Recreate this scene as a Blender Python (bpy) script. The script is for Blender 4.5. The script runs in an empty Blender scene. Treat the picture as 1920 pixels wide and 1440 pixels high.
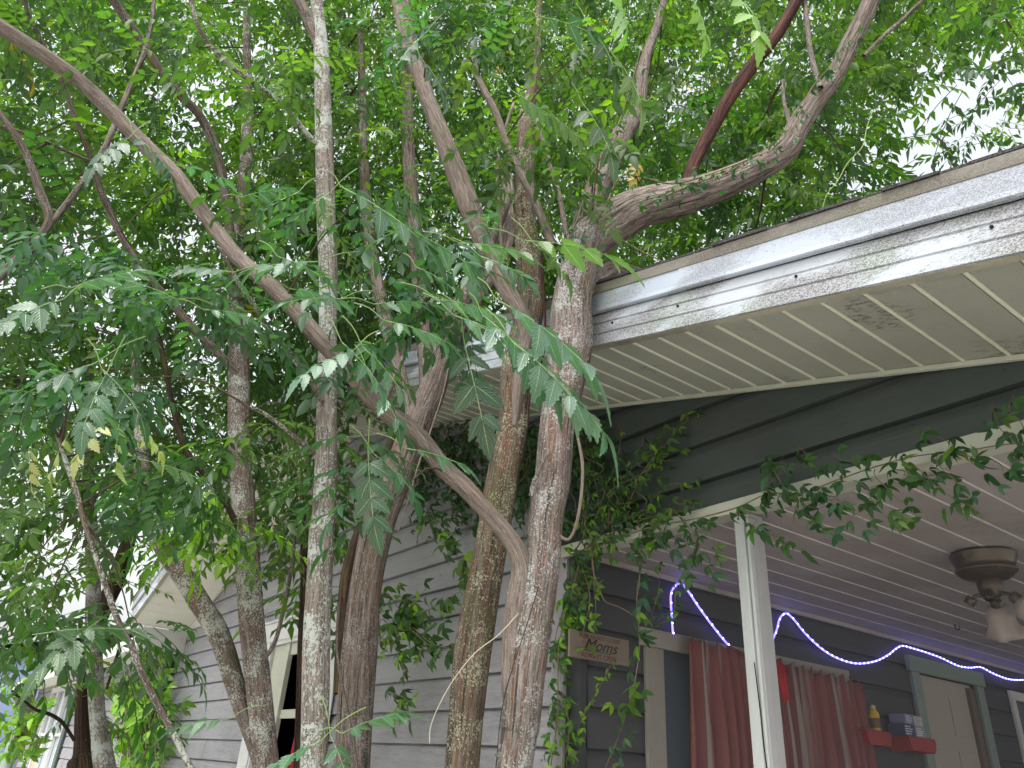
import bpy, math, random
import numpy as np
from mathutils import Vector, Matrix, noise as mnoise
R = math.radians
random.seed(7); rng = np.random.default_rng(7)
scene = bpy.context.scene
col = scene.collection

# ------------------------------------------------------------------ camera
EYE = np.array([0.0, 0.0, 1.6])
FPX = 1407.55
YAW, PITCH, ROLL = -0.956837, 0.476532, 0.065473
_f = np.array([math.sin(YAW)*math.cos(PITCH), math.cos(YAW)*math.cos(PITCH), math.sin(PITCH)])
_r0 = np.array([math.cos(YAW), -math.sin(YAW), 0.0]); _u0 = np.cross(_r0, _f)
_r = _r0*math.cos(ROLL) + _u0*math.sin(ROLL)
_u = -_r0*math.sin(ROLL) + _u0*math.cos(ROLL)
cam_d = bpy.data.cameras.new('camera'); cam = bpy.data.objects.new('camera', cam_d); col.objects.link(cam)
cam_d.sensor_width = 36; cam_d.lens = FPX/1920*36; cam_d.clip_start = 0.05; cam_d.clip_end = 500
mw = Matrix(((_r[0], _u[0], -_f[0], EYE[0]), (_r[1], _u[1], -_f[1], EYE[1]), (_r[2], _u[2], -_f[2], EYE[2]), (0, 0, 0, 1)))
cam.matrix_world = mw
scene.camera = cam

# ------------------------------------------------------------------ sky, sun, exposure
SUN_EL, SUN_AZ = 58, 150
w = bpy.data.worlds.new('World'); scene.world = w; w.use_nodes = True
nt = w.node_tree; nt.nodes.clear()
sky = nt.nodes.new('ShaderNodeTexSky'); sky.sky_type = 'NISHITA'; sky.sun_disc = False
sky.sun_elevation = R(SUN_EL); sky.sun_rotation = R(SUN_AZ); sky.air_density = 1.5; sky.dust_density = 6
hsv = nt.nodes.new('ShaderNodeHueSaturation'); hsv.inputs['Saturation'].default_value = 0.22; hsv.inputs['Value'].default_value = 1.9
bg = nt.nodes.new('ShaderNodeBackground'); bg.inputs['Strength'].default_value = 0.15
wo = nt.nodes.new('ShaderNodeOutputWorld')
nt.links.new(sky.outputs[0], hsv.inputs['Color']); nt.links.new(hsv.outputs[0], bg.inputs[0]); nt.links.new(bg.outputs[0], wo.inputs[0])
sd = bpy.data.lights.new('sun', 'SUN'); sd.energy = 1.2; sd.angle = R(18); sd.color = (1, .97, .92)
so = bpy.data.objects.new('sun', sd); col.objects.link(so)
_sv = Vector((math.sin(R(SUN_AZ))*math.cos(R(SUN_EL)), math.cos(R(SUN_AZ))*math.cos(R(SUN_EL)), math.sin(R(SUN_EL))))
so.rotation_euler = _sv.to_track_quat('Z', 'Y').to_euler(); so.location = (4, -6, 12)
scene.view_settings.view_transform = 'Standard'; scene.view_settings.look = 'None'
scene.view_settings.exposure = 0.42; scene.view_settings.gamma = 1
scene.render.engine = 'CYCLES'
cy = scene.cycles
cy.max_bounces = 7; cy.diffuse_bounces = 4; cy.glossy_bounces = 2; cy.transmission_bounces = 5; cy.transparent_max_bounces = 8
cy.use_denoising = True; cy.sample_clamp_indirect = 6
try: cy.denoiser = 'OPENIMAGEDENOISE'
except Exception: pass

# ------------------------------------------------------------------ where a point of the photograph lies in the place
def ray(px, py): return _f*FPX + _r*(px-960) + _u*(720-py)
def PY(px, py, Y): d = ray(px, py); return EYE + d*(Y/d[1])
def PX(px, py, X): d = ray(px, py); return EYE + d*(X/d[0])
def PZ(px, py, Z): d = ray(px, py); return EYE + d*((Z-EYE[2])/d[2])
def PH(px, py, H): d = ray(px, py); return EYE + d*(H/math.hypot(d[0], d[1]))
def depth(p): return float((np.asarray(p)-EYE) @ _f)

# ------------------------------------------------------------------ tagging and meshes
def tag(o, label=None, cat=None, group=None, kind=None):
    if label: o['label'] = label
    if cat: o['category'] = cat
    if group: o['group'] = group
    if kind: o['kind'] = kind
    return o
def empty(name, loc, label=None, cat=None, group=None, kind=None):
    o = bpy.data.objects.new(name, None); col.objects.link(o); o.location = tuple(float(v) for v in loc); o.empty_display_size = .1
    return tag(o, label, cat, group, kind)
def link(name, me, mat, parent=None):
    o = bpy.data.objects.new(name, me); col.objects.link(o)
    if mat is not None and not me.materials: me.materials.append(mat)
    if parent is not None:
        o.parent = parent; o.matrix_parent_inverse = Matrix.Identity(4)
        off = Vector((0, 0, 0)); q = parent
        while q is not None: off += q.location; q = q.parent
        o.location = -off
    return o
class MB:
    def __init__(s): s.v = []; s.f = []; s.uv = None; s.smooth = False
    def add(s, vs, fs):
        n = len(s.v); s.v += [tuple(float(c) for c in v) for v in vs]; s.f += [tuple(i+n for i in f) for f in fs]; return s
    def box(s, x0, x1, y0, y1, z0, z1):
        return s.add([(x0,y0,z0),(x1,y0,z0),(x1,y1,z0),(x0,y1,z0),(x0,y0,z1),(x1,y0,z1),(x1,y1,z1),(x0,y1,z1)],
                     [(0,3,2,1),(4,5,6,7),(0,1,5,4),(1,2,6,5),(2,3,7,6),(3,0,4,7)])
    def hexa(s, p): return s.add(p, [(0,3,2,1),(4,5,6,7),(0,1,5,4),(1,2,6,5),(2,3,7,6),(3,0,4,7)])
    def strip(s, a, b):        # two rows of points -> quads
        n = len(a); return s.add(list(a)+list(b), [(i, i+1, n+i+1, n+i) for i in range(n-1)])
    def lathe(s, prof, c, n=32, axis=None, rib=0, ribn=0):
        c = np.array(c, float); ax = np.array((0,0,1.) if axis is None else axis, float); ax /= np.linalg.norm(ax)
        t = np.array((1,0,0.)) if abs(ax[0]) < .9 else np.array((0,1.,0)); a = np.cross(ax, t); a /= np.linalg.norm(a); b = np.cross(ax, a)
        vs = []
        for (r, z, *k) in prof:
            for i in range(n):
                th = 2*math.pi*i/n; rr = r*(1+(k[0]*math.cos(ribn*th) if k else 0))
                vs.append(c + ax*z + (a*math.cos(th)+b*math.sin(th))*rr)
        fs = [(j*n+i, j*n+(i+1) % n, (j+1)*n+(i+1) % n, (j+1)*n+i) for j in range(len(prof)-1) for i in range(n)]
        return s.add(vs, fs)
    def build(s, name, mat, parent=None, smooth=False, bevel=0):
        me = bpy.data.meshes.new(name); me.from_pydata(s.v, [], s.f); me.update()
        if smooth: me.polygons.foreach_set('use_smooth', [True]*len(me.polygons))
        o = link(name, me, mat, parent)
        if bevel:
            m = o.modifiers.new('bevel', 'BEVEL'); m.width = bevel; m.segments = 2; m.limit_method = 'ANGLE'
        return o

def catmull(P, sub):
    P = np.asarray(P, float); n = len(P); out = []
    for i in range(n-1):
        p0 = P[max(i-1, 0)]; p1 = P[i]; p2 = P[i+1]; p3 = P[min(i+2, n-1)]
        for k in range(sub):
            t = k/sub
            out.append(.5*((2*p1)+(-p0+p2)*t+(2*p0-5*p1+4*p2-p3)*t*t+(-p0+3*p1-3*p2+p3)*t**3))
    out.append(P[-1]); return np.array(out)
def tube_mesh(name, parts, sides=16, sub=5, rough=.05):
    """parts: list of arrays (n,4) x y z r  -> one mesh with UV in metres (around, along)"""
    V = []; F = []; UV = []; base = 0
    for nodes in parts:
        Q = catmull(nodes, sub) if len(nodes) > 2 else np.asarray(nodes, float)
        P = Q[:, :3]; rad = np.maximum(Q[:, 3], .0008); n = len(P)
        T = np.gradient(P, axis=0); T /= np.linalg.norm(T, axis=1)[:, None]+1e-9
        a = np.cross(T[0], (0.3, 0.9, .2)); a /= np.linalg.norm(a)
        L = np.concatenate([[0], np.cumsum(np.linalg.norm(np.diff(P, axis=0), axis=1))])
        th = np.linspace(0, 2*math.pi, sides, endpoint=False)
        ph = rng.uniform(0, 6.28, 8); rm = rad.max()
        for i in range(n):
            a = a - T[i]*(a @ T[i]); a /= np.linalg.norm(a); b = np.cross(T[i], a)
            s = L[i]/max(rm*6, .05)
            k = 1+rough*(np.sin(2*th+ph[0]+s*1.1)+.7*np.sin(3*th+ph[1]-s*.5)+.6*np.sin(5*th+ph[2]+s*.7)+.5*np.sin(8*th+ph[3]+.4*s)+.35*math.sin(s*1.3+ph[4])+.2*math.sin(s*2.9+ph[5]))
            V.append(P[i][None]+(np.cos(th)[:, None]*a+np.sin(th)[:, None]*b)*(rad[i]*k)[:, None])
        for i in range(n-1):
            for j in range(sides):
                j2 = (j+1) % sides
                F.append((base+i*sides+j, base+i*sides+j2, base+(i+1)*sides+j2, base+(i+1)*sides+j))
                c = 2*math.pi*rm/sides
                UV += [(j*c, L[i]), ((j+1)*c, L[i]), ((j+1)*c, L[i+1]), (j*c, L[i+1])]
        F.append(tuple(base+(n-1)*sides+j for j in range(sides))); UV += [(0, L[-1])]*sides
        base += n*sides
    me = bpy.data.meshes.new(name); me.from_pydata(np.concatenate(V).tolist(), [], F); me.update()
    uv = me.uv_layers.new(name='UVMap'); uv.data.foreach_set('uv', np.array(UV, np.float32).ravel())
    me.polygons.foreach_set('use_smooth', [True]*len(me.polygons))
    return me
def nodes_of(lst, extend=None):
    """photo polyline (px, py, horizontal distance, width in px) -> (n,4) tube nodes"""
    out = []
    for px, py, H, wpx in lst:
        p = PH(px, py, H); ct = FPX/math.sqrt(FPX**2+(px-960)**2+(py-720)**2); out.append([*p, wpx*.47*depth(p)/FPX*ct**.6])
    out = np.array(out)
    if lst[-1][1] < 0 or lst[-1][0] < -40:      # carry limbs on past the frame, tapering to a twig
        d = out[-1, :3]-out[-2, :3]; d /= np.linalg.norm(d); r = out[-1, 3]; u = np.array([0, 0, 1.])
        for k, (q, f_) in enumerate(((.6, .72), (1.3, .42), (2.1, .12))):
            out = np.vstack([out, [*(out[-1-k, :3]+d*q*min(1, r*22)+u*.05*k), r*f_]])
    if extend is not None:            # carry the trunk on to the ground
        d = out[0, :3]-out[1, :3]; d = d/np.linalg.norm(d); d[2] = min(d[2], -.45)
        t = (out[0, 2]+.05)/-d[2]; r = out[0, 3]
        lo = np.concatenate([out[0, :3]+d*t, [r*extend]]); mid = np.concatenate([out[0, :3]+d*t*.6, [r*1.08]])
        out = np.vstack([lo, mid, out])
    return out

# ------------------------------------------------------------------ materials
class Mat:
    def __init__(s, name, rough=.7, spec=.3, color=(.5,.5,.5)):
        s.m = bpy.data.materials.new(name); s.m.use_nodes = True; s.t = s.m.node_tree
        s.b = s.t.nodes['Principled BSDF']; s.b.inputs['Roughness'].default_value = rough
        s.b.inputs['Specular IOR Level'].default_value = spec
        s.color(color)
    def n(s, kind, **kw):
        x = s.t.nodes.new('ShaderNode'+kind)
        for k, v in kw.items(): setattr(x, k, v)
        return x
    def l(s, a, b): s.t.links.new(a, b)
    def color(s, c):
        if isinstance(c, tuple): s.b.inputs['Base Color'].default_value = (*c[:3], 1)
        else: s.l(c, s.b.inputs['Base Color'])
        return s
    def coord(s, which='Object', scale=(1,1,1), loc=(0,0,0), rot=(0,0,0)):
        tc = s.n('TexCoord'); mp = s.n('Mapping'); s.l(tc.outputs[which], mp.inputs[0])
        mp.inputs['Scale'].default_value = scale; mp.inputs['Location'].default_value = loc; mp.inputs['Rotation'].default_value = rot
        return mp.outputs[0]
    def noise(s, vec, scale, detail=4, rough=.55, dist=0):
        x = s.n('TexNoise'); s.l(vec, x.inputs['Vector']); x.inputs['Scale'].default_value = scale; x.inputs['Detail'].default_value = detail
        x.inputs['Roughness'].default_value = rough; x.inputs['Distortion'].default_value = dist; return x.outputs[0]
    def vor(s, vec, scale, feature='F1', rand=1):
        x = s.n('TexVoronoi', feature=feature); s.l(vec, x.inputs['Vector']); x.inputs['Scale'].default_value = scale; x.inputs['Randomness'].default_value = rand; return x.outputs[0]
    def ramp(s, f, stops):
        x = s.n('ValToRGB'); s.l(f, x.inputs[0]); e = x.color_ramp.elements
        while len(e) < len(stops): e.new(.5)
        for i, (p, c) in enumerate(stops):
            e[i].position = p; e[i].color = (*c[:3], 1) if isinstance(c, tuple) else (c, c, c, 1)
        return x.outputs[0]
    def mix(s, fac, a, b, blend='MIX'):
        x = s.n('Mix', data_type='RGBA', blend_type=blend)
        if isinstance(fac, (int, float)): x.inputs[0].default_value = fac
        else: s.l(fac, x.inputs[0])
        for i, v in ((6, a), (7, b)):
            if isinstance(v, tuple): x.inputs[i].default_value = (*v[:3], 1)
            else: s.l(v, x.inputs[i])
        return x.outputs[2]
    def math(s, op, a, b=None):
        x = s.n('Math', operation=op)
        for i, v in enumerate((a, b)):
            if v is None: continue
            if isinstance(v, (int, float)): x.inputs[i].default_value = v
            else: s.l(v, x.inputs[i])
        return x.outputs[0]
    def bump(s, h, strength=.3, dist=.01):
        x = s.n('Bump'); x.inputs['Strength'].default_value = strength; x.inputs['Distance'].default_value = dist
        s.l(h, x.inputs['Height']); s.l(x.outputs[0], s.b.inputs['Normal']); return s

def bark(name, dark, light, lichen=.5, lichen_col=(.5,.55,.5), moss=.2, red=.15, fiss=.5, lscale=55):
    m = Mat(name, .88, .15)
    ob = m.coord('Object')
    st = m.coord('UV', (30, 2.6, 1)); st2 = m.coord('UV', (110, 11, 1)); st3 = m.coord('UV', (190, 60, 1))
    n1 = m.noise(st, 1, 7, .7, .9); n2 = m.noise(st2, 1, 5, .7, .5); n3 = m.noise(st3, 1, 3, .6); big = m.noise(ob, 4, 4, .6)
    c = m.ramp(n1, [(.34, dark), (.60, light)])
    c = m.mix(m.ramp(big, [(.38, 0.), (.62, .5)]), c, tuple(v*.55 for v in light))
    c = m.mix(m.ramp(n2, [(.50, 0.), (.66, .6)]), c, tuple(min(1, v*1.7) for v in light))
    c = m.mix(m.ramp(n2, [(.36, .75), (.46, 0.)]), c, tuple(v*.6 for v in dark))
    c = m.mix(m.ramp(n3, [(.5, 0.), (.8, .5)]), c, dark)
    cr = m.noise(m.coord('UV', (16, 1.0, 1)), 1, 5, .65, .3)
    c = m.mix(m.ramp(cr, [(.60, 0.), (.66, min(1, red*2))]), c, (.20, .085, .045))
    c = m.mix(m.ramp(m.noise(ob, 3.3, 4), [(.48, 0.), (.66, moss)]), c, (.09, .11, .03))
    wv = m.n('Mix', data_type='VECTOR'); wv.inputs[0].default_value = .025
    warp = m.n('TexNoise'); warp.inputs['Scale'].default_value = 60; m.l(ob, warp.inputs['Vector']); m.l(m.coord('Object', (1, 1, .8)), wv.inputs[4]); m.l(warp.outputs['Color'], wv.inputs[5])
    d1 = m.vor(wv.outputs[1], lscale); d2 = m.vor(wv.outputs[1], lscale*2.3); lp = m.noise(ob, 6, 4, .6); lf = m.noise(ob, 130, 4, .7)
    thr = m.math('MULTIPLY', m.ramp(lp, [(.36, .0), (.66, 1.)]), .12+lichen*.40)
    s1 = m.math('SUBTRACT', m.math('ADD', thr, m.math('MULTIPLY', lf, .5)), m.math('ADD', d1, .22))
    s2 = m.math('SUBTRACT', m.math('ADD', m.math('MULTIPLY', thr, .8), m.math('MULTIPLY', lf, .45)), m.math('ADD', d2, .26))
    f = m.ramp(m.math('MAXIMUM', s1, s2), [(.0, 0.), (.05, min(1., .45+lichen*.5))])
    fv = m.coord('UV', (1, .42, 1)); d3 = m.vor(fv, 95); d4 = m.vor(fv, 210); fm = m.noise(ob, 9, 4, .6)
    t3 = m.math('MULTIPLY', m.ramp(fm, [(.35, .25), (.62, 1.)]), .10+lichen*.16)
    f3 = m.ramp(m.math('MAXIMUM', m.math('SUBTRACT', m.math('ADD', t3, m.math('MULTIPLY', lf, .28)), m.math('ADD', d3, .14)), m.math('SUBTRACT', m.math('ADD', t3, m.math('MULTIPLY', lf, .24)), m.math('ADD', d4, .14))), [(.0, 0.), (.04, .9)])
    f = m.math('MAXIMUM', f, f3)
    long = m.noise(m.coord('UV', (60, 1.4, 1)), 1, 4, .6, .2)
    c = m.mix(m.ramp(long, [(.56, 0.), (.62, min(1, red*2.6))]), c, (.17, .075, .042))
    c = m.mix(m.ramp(long, [(.36, min(.85, .2+fiss)), (.42, 0.)]), c, tuple(v*.7 for v in dark))
    m.color(m.mix(f, c, m.mix(lf, lichen_col, tuple(v*.6 for v in lichen_col))))
    m.bump(m.math('ADD', m.math('MULTIPLY', n1, fiss*1.8), m.math('ADD', m.math('MULTIPLY', n2, .7), m.math('MULTIPLY', f, .12))), 1., .014)
    return m.m
BARK_MAIN = bark('bark_grey_brown', (.045,.035,.03), (.27,.23,.21), 1.15, (.48,.50,.48), .2, .35, .6, 95)
BARK_MOSS = bark('bark_mossy', (.03,.024,.015), (.18,.15,.115), 1.0, (.46,.46,.33), .8, .35, .5, 95)
BARK_BROWN = bark('bark_brown', (.032,.023,.018), (.215,.18,.162), .75, (.40,.40,.36), .12, .25, .6, 110)
BARK_LICHEN = bark('bark_lichen', (.085,.07,.06), (.27,.24,.21), 1.75, (.50,.54,.50), .2, .1, .25, 75)
BARK_SPECK = bark('bark_speckled', (.06,.048,.042), (.21,.17,.15), 1.4, (.50,.52,.47), .3, .25, .3, 95)
BARK_YOUNG = bark('bark_young_branch', (.12,.097,.083), (.235,.195,.17), .65, (.36,.32,.27), .08, .05, .12, 140)
BARK_OLD = bark('bark_old_fissured', (.05,.036,.03), (.40,.335,.295), .35, (.45,.45,.4), .1, .15, 2.4, 90)
BARK_DARK = bark('bark_dark', (.013,.009,.007), (.055,.038,.028), .2, (.2,.2,.17), .3, .25, .8, 80)
BARK_RED = bark('bark_red_brown', (.02,.008,.007), (.075,.035,.028), .2, (.2,.14,.12), .0, .2, .5, 80)

def leafmat(name, trans=.5, rough=.42, spec=.5, veins=False, tg=(1.25, 1.5, .55)):
    m = Mat(name, rough, spec)
    at = m.n('Attribute', attribute_name='leafcol'); c = at.outputs['Color']
    geo = m.n('NewGeometry')
    if veins:
        uv = m.n('UVMap', uv_map='UVMap'); sp = m.n('SeparateXYZ'); m.l(uv.outputs[0], sp.inputs[0])
        au = m.math('ABSOLUTE', sp.outputs[0])
        side = m.math('SINE', m.math('MULTIPLY', m.math('SUBTRACT', sp.outputs[1], m.math('MULTIPLY', au, .28)), 62.))
        mid = m.ramp(au, [(.0, 1.), (.07, 0.)])
        vn = m.ramp(side, [(.72, 0.), (1., 1.)])
        v = m.math('MAXIMUM', mid, m.math('MULTIPLY', vn, .35))
        c = m.mix(v, c, m.mix(.6, c, (.45,.6,.3)))
        m.bump(m.math('ADD', m.math('MULTIPLY', side, .5), m.math('MULTIPLY', mid, 1.5)), .35, .002)
    # paler, duller underside of a leaf
    under = m.mix(.45, c, (.10,.16,.10))
    m.color(m.mix(geo.outputs['Backfacing'], c, under))
    tr = m.n('BsdfTranslucent'); m.l(m.mix(1., c, tg, 'MULTIPLY'), tr.inputs['Color'])
    mx = m.n('MixShader'); mx.inputs[0].default_value = trans
    m.l(m.b.outputs[0], mx.inputs[1]); m.l(tr.outputs[0], mx.inputs[2])
    m.l(mx.outputs[0], m.t.nodes['Material Output'].inputs[0])
    return m.m
LEAF = leafmat('leaf_canopy', .5, .45, .4, tg=(1.9, 2.1, .5))
LEAF_NEAR = leafmat('leaf_near', .34, .30, 1.0, True, tg=(1.3, 1.8, .9))
LEAF_VINE = leafmat('leaf_vine', .35, .45, .4, tg=(1.5, 1.9, .7))

def painted(name, colr, grain=(1,1,1), var=.12, dirt=.25, dirtc=(.12,.11,.09), rough=.6, bump=.25, gs=30, peel=None, wear=0, smudge=0):
    m = Mat(name, rough, .35)
    ob = m.coord('Object'); g = m.coord('Object', grain)
    n1 = m.noise(g, gs, 6, .65, .4); n2 = m.noise(ob, 1.7, 5, .6); n3 = m.noise(ob, 24, 4, .7)
    c = m.mix(n1, tuple(v*(1-var) for v in colr), tuple(min(1, v*(1+var)) for v in colr))
    c = m.mix(m.ramp(n2, [(.42, 0.), (.75, dirt)]), c, dirtc)
    c = m.mix(m.ramp(n3, [(.66, 0.), (.74, dirt*1.4)]), c, dirtc)
    if wear:
        wn = m.noise(m.coord('Object', (.5, .5, 5)), 9, 6, .75, .6); w2 = m.noise(ob, 1.1, 3, .6)
        c = m.mix(m.ramp(m.math('ADD', m.math('MULTIPLY', wn, .6), m.math('MULTIPLY', w2, .4)), [(.50, 0.), (.60, wear)]), c, tuple(v*.55 for v in colr))
        c = m.mix(m.ramp(wn, [(.30, wear), (.40, 0.)]), c, tuple(min(1, v*1.35) for v in colr))
        dd = m.vor(m.coord('Object', (1, 1, 1)), 7); c = m.mix(m.ramp(dd, [(.045, .8), (.06, 0.)]), c, (.04,.035,.03))
    if smudge:
        sm = m.math('MULTIPLY', m.ramp(m.noise(ob, 2.4, 3, .5), [(.58, 0.), (.66, 1.)]), m.ramp(m.noise(m.coord('Object', (1, 2.2, 1)), 26, 6, .8), [(.50, 0.), (.60, smudge)]))
        c = m.mix(sm, c, (.06,.055,.045))
        gr = m.noise(ob, 230, 3, .7); c = m.mix(m.ramp(gr, [(.40, .35), (.55, 0.)]), c, tuple(v*.6 for v in colr))
    if peel:
        pn = m.noise(m.coord('Object', grain), 16, 6, .7)
        c = m.mix(m.ramp(pn, [(.6, 0.), (.64, 1.)]), c, peel)
    m.color(c); m.bump(m.math('ADD', n1, m.math('MULTIPLY', n3, .4)), bump, .004); return m.m
GREY_SIDING = painted('grey_lavender_paint', (.265,.267,.285), (.25,.25,3), .16, .25, (.13,.125,.13), .62, .6, 18, wear=.55)
GREEN_SIDING = painted('dark_green_paint', (.052,.068,.064), (.2,.2,3), .12, .3, (.07,.055,.05), .5, .35, 14, wear=.35)
SIDE_SIDING = painted('dark_slate_paint', (.045,.048,.054), (.2,.2,3), .12, .2, (.05,.05,.05), .6, .3, 14)
BLUE_SIDING = painted('pale_blue_paint', (.22,.27,.42), (.2,.2,3), .05, .05, (.2,.2,.3), .6, .1, 14)
WHITE_TRIM = painted('white_trim_paint', (.55,.56,.56), (.4,.4,2), .06, .3, (.3,.29,.25), .5, .2, 14)
CREAM_TRIM = painted('cream_trim_paint', (.45,.47,.39), (.3,.3,3), .06, .3, (.25,.26,.18), .5, .2, 14)
POST_PAINT = painted('post_paint', (.32,.325,.335), (3,3,.4), .1, .2, (.2,.2,.18), .6, .4, 20, peel=None)
POST_OLD = painted('peeling_post_paint', (.38,.41,.40), (3,3,.9), .08, .35, (.2,.2,.18), .6, .5, 20)
GREEN_PIPE = painted('dark_green_downpipe', (.05,.075,.065), (1,1,.3), .1, .1, (.05,.05,.04), .4, .1)
GREY_PIPE = painted('grey_green_downpipe', (.22,.27,.25), (1,1,.3), .1, .2, (.1,.1,.08), .4, .1)
SAGE_TRIM = painted('sage_green_trim', (.19,.26,.245), (.4,.4,3), .08, .25, (.12,.12,.1), .5, .3, 14)
CEIL_PAINT = painted('porch_ceiling_paint', (.375,.345,.335), (1.5,.4,1), .16, .6, (.20,.165,.15), .6, .15, 8, smudge=.45)
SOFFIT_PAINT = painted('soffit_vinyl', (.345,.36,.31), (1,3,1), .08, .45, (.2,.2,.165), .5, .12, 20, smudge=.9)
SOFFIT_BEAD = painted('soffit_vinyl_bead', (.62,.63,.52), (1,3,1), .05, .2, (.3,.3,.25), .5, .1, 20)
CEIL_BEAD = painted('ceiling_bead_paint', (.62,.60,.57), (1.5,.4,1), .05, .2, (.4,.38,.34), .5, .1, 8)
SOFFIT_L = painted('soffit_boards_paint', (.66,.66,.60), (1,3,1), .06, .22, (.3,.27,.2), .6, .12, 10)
WOOD = painted('plywood', (.55,.36,.24), (1,1,.4), .15, .1)
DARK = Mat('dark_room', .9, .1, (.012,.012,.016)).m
GLASS = Mat('window_glass', .08, .6, (.10,.13,.16)).m
GLASS_BLUE = Mat('curtained_glass', .15, .6, (.34,.42,.48)).m
m = Mat('asphalt_shingle', .95, .1); m.color(m.ramp(m.noise(m.coord(), 120, 3), [(.35, (.02,.02,.022)), (.7, (.09,.085,.085))])); SHINGLE = m.m

def fascia_mat(name, colr, mold=.8):
    m = Mat(name, .6, .22)
    ob = m.coord('Object'); st = m.coord('Object', (1.2, 1, 7), rot=(0, R(14.5), 0))
    c = m.mix(m.noise(ob, 3, 3), tuple(v*.93 for v in colr), colr)
    big = m.noise(m.coord('Object', (1, 1, 3), rot=(0, R(14.5), 0), loc=(3.1, 0, 0)), 1.9, 3, .5)
    fine = m.noise(st, 55, 5, .75, .3); grit = m.noise(m.coord('Object', (1, 1, 2.2), rot=(0, R(14.5), 0)), 170, 4, .75)
    green = m.ramp(m.noise(ob, 2.6, 2), [(.45, 0.), (.62, 1.)])
    mask = m.ramp(m.math('ADD', m.math('MULTIPLY', big, .66), m.math('MULTIPLY', fine, .40)), [(.482, 0.), (.545, mold)])
    mask = m.math('MULTIPLY', mask, m.ramp(grit, [(.42, .12), (.56, 1.)]))
    c = m.mix(mask, c, m.mix(green, (.10,.085,.07), (.10,.13,.055)))
    sp = m.noise(ob, 70, 2, .5); c = m.mix(m.ramp(sp, [(.70, 0.), (.74, .8)]), c, (.10,.08,.06))
    m.color(c); m.bump(fine, .08, .002); return m.m
FASCIA = fascia_mat('white_aluminium_fascia', (.44,.475,.53), .95)
FLASH = fascia_mat('white_aluminium_flashing', (.40,.45,.53), .7)
DRIP = fascia_mat('dirty_drip_edge', (.24,.23,.205), .95)

# ------------------------------------------------------------------ ground
m = Mat('sandy_yard', .95, .1)  # out-of-frame ground, its colour made pale to bounce light upward
g = m.coord('Object'); m.color(m.mix(m.ramp(m.noise(g, .7, 6, .7), [(.60, 0.), (.66, 1.)]), m.mix(m.noise(g, 9, 6, .7), (.44,.41,.37), (.60,.57,.52)), (.10,.12,.05))); m.bump(m.noise(g, 40, 5), .8, .05)
tag(MB().add([(-150,-150,0),(150,-150,0),(150,150,0),(-150,150,0)], [(0,1,2,3)]).build('ground', m.m), 'pale sandy yard with grass patches', None, None, 'structure')

# ------------------------------------------------------------------ house
YF, YO = 3.0, 2.175
XPK, ZPK, XL, XR = -7.2, 4.747, -12.05, 1.75
def zr(x): return ZPK-.259*(x-XPK) if x > XPK else ZPK-.33*(XPK-x)
EXP = .2138; BEAM_B, BEAM_T = 2.80, 2.87
house = empty('house', (-4, 8, 0), 'single storey timber house with a low gable over grey siding and a screened porch', 'house')

PROF = [(0, 0), (.165, 0), (.183, -.004), (.200, -.013), (.2065, -.018), (.2066, .0), (.2138, .0)]
PROF = [(0.0, 0.006), (.150, 0.0), (.168, -.004), (.186, -.011), (.2005, -.016), (.2015, -.036), (.2138, -.036)]
def siding(mb, a0, a1, z0, ztop, wall, axis='y', holes=(), rng_x=None, jogs=True):
    """horizontal shiplap courses; axis 'y': wall in the plane y=wall facing -y, 'x': plane x=wall facing +x"""
    k0 = int(math.floor((z0-Z0)/EXP)); k1 = int(math.ceil((ztop-Z0)/EXP))
    def pt(a, z, o): return (a, wall-o, z) if axis == 'y' else (wall+o, a, z)
    for k in range(k0, k1+1):
        zb = Z0+k*EXP; zm = zb+EXP*.5
        if zb+EXP <= z0 or zb >= ztop: continue
        segs = [(a0, a1)]
        for h in holes:
            if h[2] < zm < h[3]:
                segs = [q for s in segs for q in ((s[0], min(s[1], h[0])), (max(s[0], h[1]), s[1])) if q[1]-q[0] > .01]
        cut = []
        for (s0, s1) in segs:
            p = s0+random.uniform(.6, 3.6)
            while p < s1-.5 and jogs: cut.append((s0, p-.0015)); s0 = p+.0015; p = s0+random.uniform(2.4, 4.2)
            cut.append((s0, s1))
        for (s0, s1) in cut:
            rows = []
            wob = random.uniform(-.002, .002); tl = random.uniform(-.002, .002)
            for (dz, o) in [(-.001, -.036)]+PROF:
                z = min(max(zb+dz, z0), ztop); l, r = s0, s1
                if rng_x: lo, hi = rng_x(z); l = max(l, lo); r = min(r, hi)
                if r <= l: r = l
                n = 2 if axis == 'x' else max(2, int((r-l)/1.5)+1)
                n = 8
                rows.append([pt(l+(r-l)*i/(n-1), z+tl*(i/(n-1)-.5), o+wob+.0012*math.sin(i*1.9+k)) for i in range(n)])
            for a, b in zip(rows, rows[1:]): mb.strip(a, b)
Z0 = 1.6+.75*1.33 - 13*EXP      # a board edge read from the photograph
def gable_x(z):
    t = z-.03
    lo = XPK-(ZPK-t)/.33; hi = XPK+(ZPK-t)/.259
    return lo, hi
mb = MB()
W1 = (-8.45, -6.85, 0.9, 2.72)
siding(mb, -12.3, -3.64, 0.0, 5.0, YF, 'y', holes=[W1], rng_x=gable_x)
mb.build('front_wall', GREY_SIDING, house)
mb = MB(); siding(mb, -3.64, XR+.1, BEAM_T, 5.0, YF, 'y', rng_x=gable_x, jogs=False)
mb.build('gable_wall', GREEN_SIDING, house)
# long left wing wall under a low eave
W2 = (-23.9, -20.3, .9, 2.72)
mb = MB(); siding(mb, -27.0, -12.3, 0.0, 2.98, YF+.02, 'y', holes=[W2]); mb.build('wing_wall', GREY_SIDING, house)
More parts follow.
